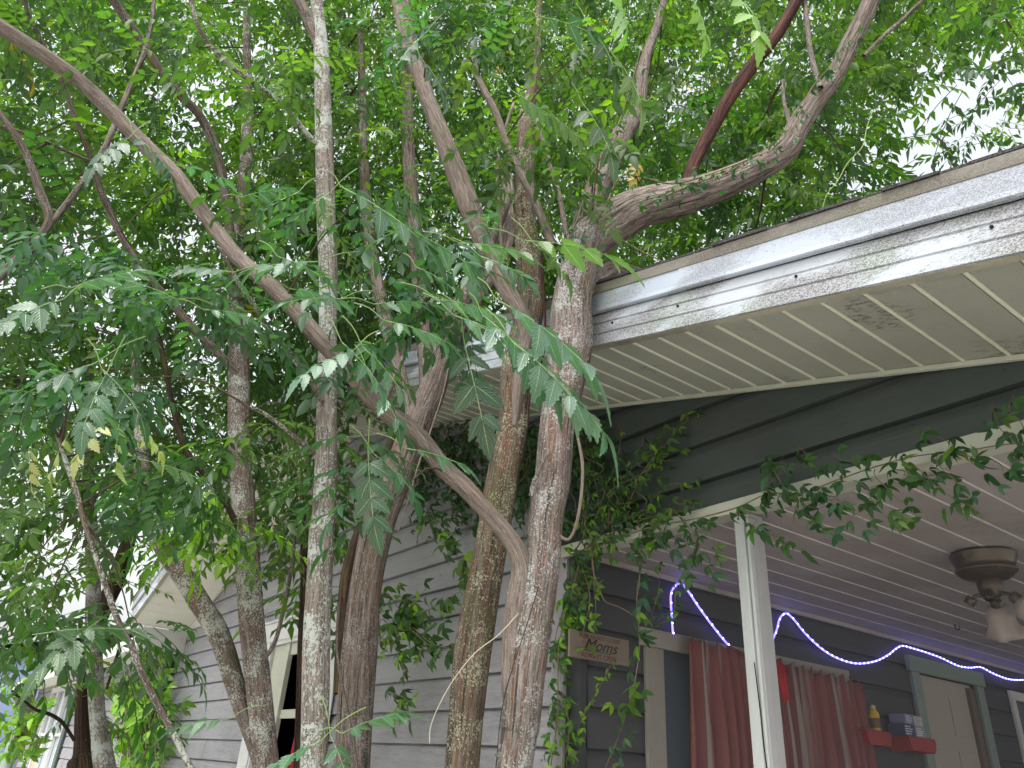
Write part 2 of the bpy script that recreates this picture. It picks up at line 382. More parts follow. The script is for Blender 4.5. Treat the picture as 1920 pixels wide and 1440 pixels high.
# shell of the house behind the boards
mb = MB()
for s in ([(-27,-12.3,2.98)]):
    mb.box(s[0], s[1], YF+.06, YF+.12, 0, 2.9) if False else None
mb.box(-27, -3.52, 11.9, 12.1, 0, 3.0); mb.box(-27, -26.9, YF+.06, 11.9, 0, 2.95); mb.box(-3.52, XR, 11.9, 12.1, 0, 3)
mb.build('rear_wall', GREY_SIDING, house)
# near-black box behind the front window: unlit room's darkness put into its colour
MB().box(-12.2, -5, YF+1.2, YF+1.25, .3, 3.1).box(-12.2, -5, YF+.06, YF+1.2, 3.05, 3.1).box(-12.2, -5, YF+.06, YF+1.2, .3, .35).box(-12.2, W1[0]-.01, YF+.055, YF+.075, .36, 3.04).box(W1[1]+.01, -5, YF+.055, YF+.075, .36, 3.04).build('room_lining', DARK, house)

# windows of the front
win = MB().box(W1[0], W1[0]+.05, YF-.02, YF+.10, W1[2], W1[3]-.003).box(W1[1]-.05, W1[1], YF-.02, YF+.10, W1[2], W1[3]-.003) \
    .box(W1[0]+.05, W1[1]-.05, YF-.02, YF+.10, W1[3]-.06, W1[3]-.003).build('window', WHITE_TRIM, house, bevel=.003)
MB().box(-8.72, -8.44, YF-.032, YF-.021, .85, 2.697).box(-6.86, -6.62, YF-.032, YF-.021, .85, 2.697).box(-8.72, -6.62, YF-.034, YF-.021, 2.70, 2.90).box(-8.76, -6.58, YF-.05, YF-.021, 2.902, 2.925).build('casing', WHITE_TRIM, win, bevel=.003)
MB().box(-8.39, -8.02, YF+.02, YF+.045, .9, 2.655).box(-8.02, -7.93, YF+.0, YF+.05, .9, 2.655).box(-7.93, -6.9, YF+.02, YF+.05, 2.54, 2.655).box(-7.93, -6.9, YF+.03, YF+.05, 1.94, 2.02).build('sash', CREAM_TRIM, win, bevel=.003)
red = painted('red_cloth', (.35,.02,.04), (6,1,.3), .3, .1, (.1,0,.01), .8, .6, 8)
mb = MB()
for (xa, xb, zt, zb) in ((-7.75, -7.35, 1.93, .8),):
    n = 24; top = [(xa+(xb-xa)*i/(n-1), YF+.16+.03*math.sin(i*1.4), zt) for i in range(n)]; bot = [(xa-.2+(xb-xa)*i/(n-1), YF+.18+.04*math.sin(i*1.4+.3), zb) for i in range(n)]
    mb.strip(top, bot)
tag(mb.build('hanging_cloth', red, smooth=True), 'red cloth hanging inside the dark front window between the trunks', 'cloth')

win2 = MB().box(W2[0], W2[1], YF+.05, YF+.07, W2[2], W2[3]).build('window', GLASS_BLUE, house)
mb = MB()
for x in (-24.0, -22.95, -21.85, -21.7, -20.6): mb.box(x, x+.14, YF-.03, YF+.045, .8, 2.72)
mb.box(-24.0, -20.46, YF-.035, YF+.045, 2.721, 2.86); mb.box(-23.85, -20.6, YF-.01, YF+.04, 1.72, 1.79)
mb.build('frame', WHITE_TRIM, win2, bevel=.004)
MB().box(-23.84, -22.96, YF+.0, YF+.03, .82, 1.70).build('plywood_panel', WOOD, win2)
MB().box(-20.44, -20.1, YF-.04, YF+.0, .8, 2.75).build('shutter', GREEN_PIPE, win2)  # dark green upright strip at the right of the far window

# downpipes and corner board
MB().box(-12.72, -12.46, YF-.05, YF-.005, 0, 2.93).build('corner_board', WHITE_TRIM, house, bevel=.004)
MB().lathe([(.07, 0), (.07, 2.9)], (-12.33, YF-.09, .02), 14).build('downpipe', GREEN_PIPE, house, smooth=True)
MB().lathe([(.16, 0), (.16, 3.2)], (-26.9, YF-.2, .02), 14).build('downpipe', GREY_PIPE, house, smooth=True)

# roof, soffit and fascia of the gable
def rake_pts(offset, n=2): pass
def run(mb, xs, y0, y1, dz0, dz1):      # a bar following the rake between heights above the rake line
    for a, b in zip(xs, xs[1:]):
        mb.hexa([(a,y0,zr(a)+dz0),(b,y0,zr(b)+dz0),(b,y1,zr(b)+dz0),(a,y1,zr(a)+dz0),(a,y0,zr(a)+dz1),(b,y0,zr(b)+dz1),(b,y1,zr(b)+dz1),(a,y1,zr(a)+dz1)])
XS = [XL, XPK, XR]
roof = MB(); run(roof, [XL-.06, XPK, XR+.06], YO-.035, 12.4, .336, .347)
# ragged shingle ends standing over the drip edge
x = XL
while x < XR:
    wd = random.uniform(.18, .34); e = random.uniform(-.01, .012); h = random.uniform(.352, .3575)
    roof.hexa([(x,YO-.04-e,zr(x)+.337),(x+wd,YO-.04-e*.4,zr(x+wd)+.337),(x+wd,YO+.3,zr(x+wd)+.354),(x,YO+.3,zr(x)+.354),
               (x,YO-.04-e,zr(x)+h-.004),(x+wd,YO-.04-e*.4,zr(x+wd)+h-.006),(x+wd,YO+.3,zr(x+wd)+h),(x,YO+.3,zr(x)+h)])
    x += wd*random.uniform(1.0, 1.5)
roof = roof.build('roof', SHINGLE, house)
# fascia: section (outward offset, height above the rake line)
FP = [(0.0, 0.0), (0.0, .052), (-.005, .056), (-.005, .061), (0, .065), (0, .112), (-.005, .116), (-.005, .121), (0, .125), (0, .170), (-.004, .178)]
def rake_profile(prof, xs, y0, breaks=()):
    mb = MB()
    for a, b in zip(xs, xs[1:]):
        n = max(2, int(abs(b-a)/.5)+1)
        rows = []
        for (o, dz) in prof:
            rows.append([(a+(b-a)*i/(n-1), y0-o, zr(a+(b-a)*i/(n-1))+dz+.0015*math.sin(5*(a+(b-a)*i/(n-1)))) for i in range(n)])
        for r0, r1 in zip(rows, rows[1:]): mb.strip(r0, r1)
    return mb
rake_profile([(-.03, 0)]+FP+[(.012, .182), (.016, .186)], [XL, XPK], YO).build('fascia', FASCIA, house)
fa = rake_profile([(-.03, 0)]+FP, [XPK, -2.295], YO); fa.build('fascia', FASCIA, house)
rake_profile([(-.03, -.002), (.002, -.002)]+[(o+.002, d) for o, d in FP[1:]], [-2.31, XR], YO).build('fascia', FASCIA, house)
FL = [(.004, .176), (.020, .178), (.024, .184), (.020, .206), (.021, .29)]
rake_profile(FL, [XL, XPK], YO).build('flashing', FLASH, house)
rake_profile(FL, [XPK, -1.80], YO).build('flashing', FLASH, house)
rake_profile([(o+.003, d) for o, d in FL], [-1.82, XR], YO).build('flashing', FLASH, house)
rake_profile([(.021, .286), (.027, .29), (.031, .31), (.036, .334), (.0, .336)], [XL, XPK, XR], YO).build('drip_edge', DRIP, house)
# screw heads in the lower fascia
for x in (-2.267, -1.852, -1.275, -.62, .1, -3.1, -4.2, -5.3): MB().lathe([(.006, 0), (.006, .004), (0.0005, .005)], (x, YO-.003, zr(x)+.105), 8, (0, -1, 0)).build('screw', DARK, house)
# vinyl soffit, ribs run from the wall to the fascia
def beads(pts_z, x0, x1, per, y0, y1, flat, bead, name, bw=.016, bh=.011, split=None):
    """ribbed panels: flat strips with a slot and a round bead at each joint, running along y"""
    fm = MB(); bl = []; x = x0; ys = [y0, y0+(y1-y0)*.33, y0+(y1-y0)*.66, y1]
    while x < x1:
        e = min(x+per, x1)
        fl = [(x, .009), (x+.001, 0), (min(x+per-bw-.004, e), 0), (min(x+per-bw-.002, e), .009), (min(x+per-bw-.001, e), .009)]
        bd = [(x+per-bw, .006)]+[(x+per-bw*.5-bw*.5*math.cos(t), .002-bh*math.sin(t)) for t in (0, .6, 1.1, 1.57, 2.04, 2.54, 3.14)]+[(x+per, .009)]
        rows = [[(a, y, pts_z(a)+b) for a, b in fl] for y in ys]
        for r0, r1 in zip(rows, rows[1:]): fm.strip(r0, r1)
        if x+per < x1:
            rows = [[(a, y, pts_z(a)+b) for a, b in bd] for y in ys]
            b1 = MB(); bl.append(b1)
            for r0, r1 in zip(rows, rows[1:]): b1.strip(r0, r1)
        x += per
    o = fm.build(name, flat, house)
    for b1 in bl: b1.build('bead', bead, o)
    return o
def soffit(x0, x1, per, rib, mat, bmat): return beads(lambda a: zr(a)+.012, x0, x1, per, YO+.012, YF+.02, mat, bmat, 'soffit', .018 if rib > .005 else .008, rib)
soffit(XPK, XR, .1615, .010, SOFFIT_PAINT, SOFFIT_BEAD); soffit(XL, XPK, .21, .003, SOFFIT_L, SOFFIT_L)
mb = MB(); run(mb, XS, YO+.012, YO+.05, -.004, .010); mb.build('soffit_channel', painted('mildewed_channel', (.38,.38,.30), (1,1,1), .2, .9, (.08,.07,.05), .6, .3, 40), house)
mb = MB(); run(mb, XS, YF-.045, YF-.020, -.012, .010); mb.build('soffit_trim', CREAM_TRIM, house, bevel=.003)
# return under the left end of the gable and the low eave of the wing
mb = MB(); mb.add([(XL,YO,zr(XL)),(XL,12.4,zr(XL)),(XL,12.4,zr(XL)+.33),(XL,YO,zr(XL)+.33)], [(0,1,2,3)]); mb.build('eave_fascia', WHITE_TRIM, house)
MB().box(-12.3, -11.2, YF-.04, YF-.012, 3.16, 3.34).build('frieze_board', WHITE_TRIM, house, bevel=.003)
MB().box(-27.3, -12.05, 2.34, 2.375, 2.83, 3.012).box(-12.085, -12.05, 2.376, 3.0, 2.83, 3.14).build('wing_fascia', WHITE_TRIM, house, bevel=.003)
MB().box(-27.2, -12.1, 2.38, YF+.05, 2.93, 2.95).build('wing_soffit', SOFFIT_L, house)
MB().add([(-27.3,2.38,2.985),(-12.06,2.38,2.985),(-12.06,7,3.9),(-27.3,7,3.9),(-27.3,2.38,3.0),(-12.06,2.38,3.0),(-12.06,7,3.93),(-27.3,7,3.93)], [(0,3,2,1),(4,5,6,7),(0,1,5,4),(1,2,6,5),(2,3,7,6),(3,0,4,7)]).build('wing_roof', SHINGLE, house)
MB().add([(-12.08,2.47,2.96),(-12.08,7,2.96),(-12.08,7,3.88),(-12.08,2.47,2.985),(-12.12,2.47,2.96),(-12.12,7,2.96),(-12.12,7,3.88),(-12.12,2.47,2.985)], [(0,1,2,3),(7,6,5,4),(0,4,5,1),(1,5,6,2),(2,6,7,3)]).build('wing_gable_board', WHITE_TRIM, house)

# porch
XW = -3.40
mb = MB()
WP = (3.66, 5.55, .9, 2.36); DP = (6.78, 7.78, .5, 2.55); WP2 = (8.55, 9.6, .9, 2.5)
siding(mb, YF+.05, 11.9, .5, 2.815, XW, 'x', holes=[WP, DP, WP2]); mb.build('porch_side_wall', SIDE_SIDING, house)
MB().box(-3.64, -3.52, YF-.02, YF+.12, 0, BEAM_B).build('corner_post', painted('grey_post_paint', (.27,.26,.28), (3,3,.4), .08, .1, (.1,.1,.1), .6, .2), house, bevel=.004)
MB().box(-3.52, XR, YF-.012, YF+.09, BEAM_B+.004, BEAM_T).build('porch_beam', CREAM_TRIM, house, bevel=.004)
MB().box(-3.66, -2.82, YF-.032, YF-.0125, BEAM_B, BEAM_T+.004).box(-2.79, XR, YF-.028, YF-.0125, BEAM_B+.001, BEAM_T-.001).build('beam_trim', CREAM_TRIM, house, bevel=.006)
# ceiling boards with a raised bead at every joint
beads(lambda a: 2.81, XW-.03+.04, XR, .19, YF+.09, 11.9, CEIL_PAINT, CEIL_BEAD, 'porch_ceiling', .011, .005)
MB().box(XW-.12, XW+.012, YF+.09, 11.9, 2.812, 2.83).build('ceiling_edge', CEIL_PAINT, house)
MB().box(-3.56, -3.5, YF+.12, 11.9, .4, 2.86).box(-3.52, XW-.001, YF+.0, YF+.05, .5, 2.80).build('wall_lining', SIDE_SIDING, house)
MB().box(XW, XW+.02, YF+.1, 11.9, 2.775, 2.806).build('ceiling_moulding', CEIL_PAINT, house)
MB().box(-3.6, XR, YF, 11.9, .42, .5).build('porch_floor', SIDE_SIDING, house)
# post: old front board and a smoother side
post = MB().box(-2.262, -2.190, YF+.018, YF+.118, .5, BEAM_B).build('porch_post', POST_PAINT, house, bevel=.004)
MB().box(-2.268, -2.213, YF-.008, YF+.0175, .5, BEAM_B+.003).box(-2.209, -2.192, YF+.0, YF+.0175, .5, BEAM_B).build('front_board', POST_OLD, post, bevel=.004)
MB().box(XR-.09, XR, YF-.008, YF+.1, .5, BEAM_B).build('porch_post', POST_PAINT, house, bevel=.004)
# thin wire clinging to the post
wire = np.array([[-2.215, YF-.012, 2.1, .0025], [-2.205, YF-.012, 1.9, .0025], [-2.2, YF-.014, 1.75, .0025], [-2.185, YF-.005, 1.55, .0025], [-2.12, YF+.0, 1.2, .0025]])
tag(link('wire', tube_mesh('wire', [wire], 5, 4, 0), DARK), 'thin black wire hanging down the front of the porch post', 'wire')

# side-wall window and door
def xbox(mb, y0, y1, z0, z1, o0, o1): return mb.box(XW+o0, XW+o1, y0, y1, z0, z1)
win3 = xbox(MB(), WP[0], WP[1], WP[2], WP[3], -.06, -.05).build('window', GLASS, house)
CAS = (painted('beige_grey_casing', (.25,.235,.21), (3,1,.4), .08, .15, (.15,.14,.12)))
for q in (3.50, 5.50): xbox(MB(), q, q+.155, .7, 2.33, .004, .03).build('casing', CAS, win3, bevel=.004)
xbox(MB(), 3.46, 5.70, 2.333, 2.44, .004, .034).build('header', painted('beige_header', (.28,.265,.24), (1,1,.4), .08, .2, (.15,.14,.12)), win3, bevel=.004)
door = xbox(MB(), DP[0], DP[1], DP[2], DP[3], -.05, -.03)
for (a, b, c, d) in ((.1, .42, 2.1, 2.4), (.55, .87, 2.1, 2.4), (.1, .42, 1.3, 1.98), (.55, .87, 1.3, 1.98), (.1, .42, .65, 1.15), (.55, .87, .65, 1.15)):
    xbox(door, DP[0]+a, DP[0]+b, c, d, -.03, -.022)
door = door.build('door', painted('beige_door_paint', (.36,.33,.29), (1,1,1), .05, .1, (.3,.27,.22), .5, .1), house, bevel=.006)
for q in (DP[0]-.13, DP[1]): xbox(MB(), q, q+.13, .5, DP[3], .004, .035).build('casing', SAGE_TRIM, door, bevel=.004)
xbox(MB(), DP[0]-.16, DP[1]+.16, DP[3]+.002, DP[3]+.125, .004, .045).build('header', SAGE_TRIM, door, bevel=.004)
xbox(MB(), DP[1]-.10, DP[1]-.003, .5, DP[3]-.03, -.03, .002).build('jamb', painted('brown_jamb', (.13,.09,.075)), door)
win4 = xbox(MB(), WP2[0], WP2[1], WP2[2], WP2[3], -.05, -.04).build('window', GLASS, house)
xbox(xbox(MB(), WP2[0]-.09, WP2[0], .9, WP2[3], .004, .03), WP2[0]-.09, WP2[1], WP2[3], WP2[3]+.08, .004, .03).build('casing', WHITE_TRIM, win4, bevel=.004)

# insect screen between the posts: a very fine grey mesh
m = Mat('insect_screen', .8, .2, (.30,.30,.32)); tr = m.n('BsdfTransparent'); mx = m.n('MixShader'); mx.inputs[0].default_value = .045
m.l(tr.outputs[0], mx.inputs[1]); m.l(m.b.outputs[0], mx.inputs[2]); m.l(mx.outputs[0], m.t.nodes['Material Output'].inputs[0])
MB().add([(-3.52,YF+.06,.5),(-2.262,YF+.06,.5),(-2.262,YF+.06,2.8),(-3.52,YF+.06,2.8)], [(0,1,2,3)]).build('insect_screen', m.m, house)
MB().add([(-2.19,YF+.06,.5),(XR-.09,YF+.06,.5),(XR-.09,YF+.06,2.8),(-2.19,YF+.06,2.8)], [(0,1,2,3)]).build('insect_screen', m.m, house)

# ------------------------------------------------------------------ neighbour house
nb = empty('neighbour_house', (-38, 6, 0), 'pale blue boarded neighbour house at the far left edge', 'house')
mb = MB()
for k in range(20): mb.add([(-50,2.2,k*.2),(-28.4,2.2,k*.2),(-28.4,2.23,k*.2+.2),(-50,2.23,k*.2+.2)], [(0,1,2,3)])
mb.build('wall', BLUE_SIDING, nb)
MB().box(-50.3, -28.2, 1.7, 1.78, 3.85, 4.05).box(-50.3, -28.2, 1.78, 2.3, 4.0, 4.03).build('fascia', WHITE_TRIM, nb)
MB().add([(-50.4,1.6,4.06),(-28.1,1.6,4.06),(-28.1,8,5.6),(-50.4,8,5.6)], [(0,1,2,3)]).build('roof', SHINGLE, nb)
MB().box(-50, -28.4, 2.25, 9, 0, 3.9).build('side_wall', BLUE_SIDING, nb)

# ------------------------------------------------------------------ things in the porch
def P3(px, py, o=.02): return PX(px, py, XW+o)
# curtains
def curtain_mat(name, base, stripe):
    m = Mat(name, .85, .1)
    uv = m.n('UVMap', uv_map='UVMap'); sp = m.n('SeparateXYZ'); m.l(uv.outputs[0], sp.inputs[0])
    fr = m.math('FRACT', sp.outputs[0])
    s = m.ramp(fr, [(.0, base), (.42, base), (.44, (.10,.05,.06)), (.48, stripe), (.60, tuple(v*.8 for v in stripe)), (.64, tuple(v*1.25 for v in base)), (.72, base)])
    c = m.mix(m.ramp(m.noise(m.coord(), 3, 4), [(.4, 0.), (.8, .35)]), s, (.12,.05,.05))
    m.color(c); return m.m
CURT = curtain_mat('striped_curtain_cloth', (.19,.066,.064), (.28,.235,.21))
def curtain(y0, y1, zt0, zt1, zb, shift, folds, label, seed):
    rs = random.Random(seed); n = folds*14; V = []; UVs = []; rows = 18
    ph = [rs.uniform(0, 6) for _ in range(6)]
    for j in range(rows):
        t = j/(rows-1)
        for i in range(n):
            u = i/(n-1); yy = y0+(y1-y0)*u; amp = .018+.03*min(1, t*3)
            fold = math.sin(2*math.pi*folds*u+.8*math.sin(2*math.pi*2*u+ph[0])+t*1.2*math.sin(ph[1]+u*9))
            x = XW+.085+amp*fold+.012*math.sin(13*u+ph[2]+3*t); zt = zt0+(zt1-zt0)*u
            ztop = zt+.018*math.sin(2*math.pi*folds*u*1.0+ph[3])+.008*math.sin(40*u)
            spread = shift*t*(u-.3)
            V.append((x, yy+spread+.012*math.cos(2*math.pi*folds*u+ph[4])*t, ztop+(zb-ztop)*t)); UVs.append((u*folds*1.25+.06*math.sin(u*30)+.05*t, t))
    F = [(j*n+i, j*n+i+1, (j+1)*n+i+1, (j+1)*n+i) for j in range(rows-1) for i in range(n-1)]
    me = bpy.data.meshes.new('curtain'); me.from_pydata(V, [], F); uvl = me.uv_layers.new(name='UVMap')
    uvl.data.foreach_set('uv', np.array([UVs[v] for f in F for v in f], np.float32).ravel())
    me.polygons.foreach_set('use_smooth', [True]*len(F))
    o = link('curtain', me, CURT); md = o.modifiers.new('thickness', 'SOLIDIFY'); md.thickness = .003
    return tag(o, label, 'curtain', 'curtains on the porch window')
curtain(3.80, 4.70, 2.425, 2.395, .75, .22, 8, 'red and beige striped curtain left of the porch post', 3)
curtain(4.72, 5.80, 2.39, 2.36, .75, .10, 9, 'red and beige striped curtain right of the porch post', 5)
rag = MB(); n = 14
rag.strip([(XW+.15+.012*math.sin(i*1.1), 4.62+.09*i/(n-1), 2.38-.002*i) for i in range(n)], [(XW+.15+.015*math.sin(i*1.3), 4.64+.07*i/(n-1), 2.14+.02*math.sin(i)) for i in range(n)])
rg = rag.build('ribbon', painted('bright_red_cloth', (.45,.01,.015), (1,6,1), .3, .05, (.1,0,0), .7, .4, 8), smooth=True)
md = rg.modifiers.new('thickness', 'SOLIDIFY'); md.thickness = .004
tag(rg, 'bright red cloth ribbon hanging over the curtain beside the porch post', 'ribbon')

# wall sign
SIGN_Y0, SIGN_Y1 = 2.96+.1, 3.0
sy0, sy1, sz0, sz1 = 3.06-.0, 3.50, 2.212, 2.375
sy0 = P3(1068, 1181)[1]; sy1 = sy0+.47; sz1 = P3(1120, 1189)[2]; sz0 = P3(1120, 1240)[2]
sign = empty('wall_sign', (XW+.02, sy0, sz0), 'weathered wooden sign reading Moms Always Open beside the corner vine', 'sign')
MB().box(XW+.006, XW+.022, sy0, sy1, sz0, sz1).build('board', painted('sign_board', (.17,.145,.115), (1,.3,3), .15, .3, (.13,.1,.08), .7, .3), sign, bevel=.003)
INK = Mat('sign_ink', .8, .1, (.05,.035,.025)).m; INKR = Mat('sign_red_ink', .8, .1, (.15,.04,.035)).m
def text(body, y, z, size, mat, parent, shear=0, name='lettering', o=.0235, sx=1):
    cu = bpy.data.curves.new('t', 'FONT'); cu.body = body; cu.size = size; cu.shear = shear; cu.extrude = .0006; cu.align_x = 'CENTER'
    to = bpy.data.objects.new('t', cu); col.objects.link(to)
    dg = bpy.context.evaluated_depsgraph_get(); me = bpy.data.meshes.new_from_object(to.evaluated_get(dg))
    bpy.data.objects.remove(to)
    me.transform(Matrix(((0,0,1,XW+o),(sx,0,0,y),(0,1,0,z),(0,0,0,1)))); me.name = name
    me.materials.clear()
    return link(name, me, mat, parent)
cyy = (sy0+sy1)/2; H = sz1-sz0
text('HERE YES NOT CLOSED', cyy, sz1-H*.22, H*.20, INKR, sign)
text('Moms', cyy+.0, sz0+H*.37, H*.60, INK, sign, .45, sx=1.15)
text('ALWAYS OPEN', cyy-.01, sz0+H*.07, H*.27, INKR, sign)
MB().box(XW+.0225, XW+.0238, sy0+.10, sy1-.14, sz0+H*.325, sz0+H*.345).build('underline', INK, sign)

# shelves, bottle and boxes
REDP = painted('red_shelf_paint', (.30,.022,.03), (1,1,1), .1, .15, (.15,.02,.02), .5, .1)
sl = P3(1618, 1368, .1); sh_z = float(sl[2])
def shelf(ya, yb, z, label):
    e = empty('wall_shelf', (XW, (ya+yb)/2, z), label, 'shelf', 'red shelves beside the porch door')
    MB().box(XW+.008, XW+.17, ya, yb, z, z+.014).build('board', REDP, e, bevel=.003)
    mb = MB(); d = .05
    mb.hexa([(XW+.165,ya+.03,z-.085),(XW+.165,yb-.03,z-.085),(XW+.178,yb-.03,z-.085),(XW+.178,ya+.03,z-.085),(XW+.165,ya,z-.0005),(XW+.165,yb,z-.0005),(XW+.178,yb,z-.0005),(XW+.178,ya,z-.0005)])
    mb.build('front_lip', REDP, e, bevel=.003)
    for q in (ya+.02, yb-.032): MB().box(XW+.008, XW+.164, q, q+.012, z-.09, z-.001).build('bracket', REDP, e)
    return e
YS = float(PX(1628, 1385, XW+.17)[1]); YE = float(PX(1668, 1390, XW+.17)[1])
zs = float(PX(1650, 1374, XW+.17)[2])
shelf(YS-.02, YE+.03, zs, 'small red wall shelf carrying the yellow bottle')
YS2 = float(PX(1712, 1390, XW+.17)[1]); YE2 = float(PX(1750, 1390, XW+.17)[1])
shelf(YS2-.06, YE2+.03, zs-.005, 'small red wall shelf carrying the stacked cartons')
YB = float(PX(1640, 1350, XW+.09)[1])
bt = empty('bottle', (XW+.09, YB, zs+.014), 'yellow plastic squeeze bottle standing on the red shelf', 'bottle')
YEL = Mat('yellow_plastic', .4, .4, (.55,.36,.03)).m
hb = float(PX(1638, 1322, XW+.09)[2])-zs-.016
MB().lathe([(.001, .001), (.036, .001), (.038, .01), (.038, hb*.62), (.034, hb*.70), (.020, hb*.82), (.019, hb*.86)], (XW+.09, YB, zs+.015), 20).build('body', YEL, bt, smooth=True)
MB().lathe([(.019, hb*.86), (.017, hb*.98), (.012, hb), (.0005, hb)], (XW+.09, YB, zs+.015), 16).build('cap', Mat('cream_cap', .5, .3, (.55,.47,.3)).m, bt, smooth=True)
MB().lathe([(.0386, hb*.12), (.0386, hb*.5)], (XW+.09, YB, zs+.015), 20).build('label_band', Mat('dark_label', .5, .3, (.12,.08,.04)).m, bt, smooth=True)
def carton(y, z, wd, h, c, stripe, label):
    e = empty('carton', (XW+.09, y, z), label, 'carton', 'cartons stacked on the red shelf')
    MB().box(XW+.02, XW+.15, y-wd/2, y+wd/2, z, z+h).build('box', Mat('carton_card', .6, .3, c).m, e, bevel=.002)
    mb = MB(); k = 4
    for i in range(k): mb.box(XW+.1502, XW+.1512, y-wd*.42, y+wd*.1*(i % 3+1), z+h*(.15+.2*i), z+h*(.23+.2*i))
    mb.build('printed_bars', Mat('carton_print', .6, .3, stripe).m, e)
yc = float(PX(1712, 1365, XW+.15)[1])
zc = zs+.010
carton(yc-.055, zc, .15, .085, (.05,.06,.13), (.5,.52,.6), 'dark blue carton, lower left of the four on the shelf')
carton(yc+.105, zc, .14, .080, (.25,.28,.33), (.6,.62,.66), 'grey carton striped white, lower right of the four on the shelf')
carton(yc-.03, zc+.0865, .13, .07, (.19,.21,.32), (.5,.52,.6), 'blue grey carton, upper left of the four on the shelf')
carton(yc+.10, zc+.082, .12, .07, (.42,.42,.42), (.25,.25,.28), 'pale grey carton, upper right of the four on the shelf')

# rope light
rp = [(1262,1190),(1259,1150),(1258,1115),(1265,1100),(1276,1094),(1290,1108),(1310,1138),(1335,1172),(1360,1203),(1380,1221),(1402,1232),(1425,1228),(1445,1205),(1456,1182),(1462,1160),(1473,1150),(1487,1160),(1510,1188),(1540,1216),(1570,1234),(1605,1244),(1640,1240),(1665,1228),(1680,1216),(1692,1211),(1712,1216),(1738,1224),(1765,1234),(1795,1248),(1818,1252),(1838,1251),(1860,1262),(1885,1272),(1905,1275),(1935,1274)]
rp3 = np.array([P3(a, b, .03) for a, b in rp]); rp3 = catmull(rp3, 6)
rl = empty('rope_light', rp3[0], 'glowing blue white LED rope light looped along the dark porch wall', 'rope light')
me = tube_mesh('tube', [np.hstack([rp3, np.full((len(rp3), 1), .0065)])], 8, 1, 0)
m = Mat('rope_light_sleeve', .3, .5, (.2,.2,.5)); m.b.inputs['Emission Color'].default_value = (.19,.15,1,1); m.b.inputs['Emission Strength'].default_value = 2.8
link('tube', me, m.m, rl)
L = np.concatenate([[0], np.cumsum(np.linalg.norm(np.diff(rp3, axis=0), axis=1))]); beads = MB()
m2 = Mat('led', .3, .5, (.8,.8,1)); m2.b.inputs['Emission Color'].default_value = (.42,.42,1,1); m2.b.inputs['Emission Strength'].default_value = 14
for s in np.arange(.01, L[-1], .062):
    p = [np.interp(s, L, rp3[:, k]) for k in range(3)]; r = .0065
    beads.add([(p[0]+.0045+r,p[1],p[2]),(p[0]+.0045,p[1]+r,p[2]),(p[0]+.0045,p[1],p[2]+r),(p[0]+.0045,p[1]-r,p[2]),(p[0]+.0045,p[1],p[2]-r)], [(0,1,2),(0,2,3),(0,3,4),(0,4,1)])
bo = beads.build('leds', m2.m, rl); tag(bo, kind='stuff')

# ceiling fan without blades
fc = PZ(1842, 1040, 2.80); fx, fy = float(fc[0]), float(fc[1])
fan = empty('ceiling_fan', (fx, fy, 2.8), 'old bronze ceiling fan motor with no blades and one glass shade', 'ceiling fan')
m = Mat('aged_bronze', .38, .5); m.color(m.mix(m.noise(m.coord(), 20, 4), (.045,.034,.024), (.10,.08,.055))); m.b.inputs['Metallic'].default_value = .55; BR = m.m
k = .94
MB().lathe([(.12*k,0),(.165*k,-.002),(.172*k,-.010),(.172*k,-.016),(.165*k,-.020),(.168*k,-.028),(.162*k,-.032),(.164*k,-.040),(.156*k,-.045),(.158*k,-.055),(.152*k,-.06),(.150*k,-.085),(.158*k,-.09),(.160*k,-.098),(.154*k,-.103,.012),(.120*k,-.13,.03),(.085*k,-.142,.03),(.062*k,-.146),(.0005,-.146)], (fx, fy, 2.805), 96, None, 0, 32).build('motor_housing', BR, fan, smooth=True)
MB().lathe([(.058,-.146),(.06,-.16),(.058,-.2),(.048,-.21),(.05,-.225),(.03,-.24),(.0005,-.242)], (fx, fy, 2.805), 32).build('switch_cup', BR, fan, smooth=True)
for i, ang in enumerate((15, 105, 195, 285)):
    a = R(ang); dx, dy = math.cos(a), math.sin(a); c = np.array([fx, fy, 2.805])
    pts = np.array([[*(c+np.array([dx*.04, dy*.04, -.215])), .010], [*(c+np.array([dx*.075, dy*.075, -.222])), .010], [*(c+np.array([dx*.095, dy*.095, -.238])), .011]])
    arm = link('lamp_arm', tube_mesh('lamp_arm', [pts], 10, 4, 0), BR, fan)
    MB().lathe([(.0005,-.01),(.026,-.008),(.030,.0),(.028,.03),(.026,.034)], c+np.array([dx*.095, dy*.095, -.235]), 20, (dx*.6, dy*.6, -.7)).build('socket', BR, arm, smooth=True)
m = Mat('frosted_glass', .5, .4); m.color(m.mix(m.noise(m.coord(), 12, 5, .6), (.22,.18,.165), (.38,.34,.31))); FG = m.m
def shade(ang):
    a = R(ang); dx, dy = math.cos(a), math.sin(a); c = np.array([fx+dx*.118, fy+dy*.118, 2.548])
    MB().lathe([(.03,0),(.055,.014),(.072,.05),(.068,.09),(.076,.125,.04),(.098,.155,.08),(.095,.156,.08),(.062,.11),(.062,.05)], c, 48, (dx*.55, dy*.55, -.75), 0, 6).build('glass_shade', FG, fan, smooth=True)
shade(105); shade(15)
lk = P3(1791, 1188); 
hz = PZ(1790, 1170, 2.80)
pts = np.array([[hz[0], hz[1], 2.80, .004], [hz[0]+.002, hz[1], 2.77, .004], [hz[0]+.02, hz[1]+.0, 2.755, .004], [hz[0]+.03, hz[1], 2.77, .004], [hz[0]+.028, hz[1], 2.785, .004]])
tag(link('ceiling_hook', tube_mesh('ceiling_hook', [pts], 8, 4, 0), DARK), 'small black plant hook screwed into the porch ceiling', 'hook')

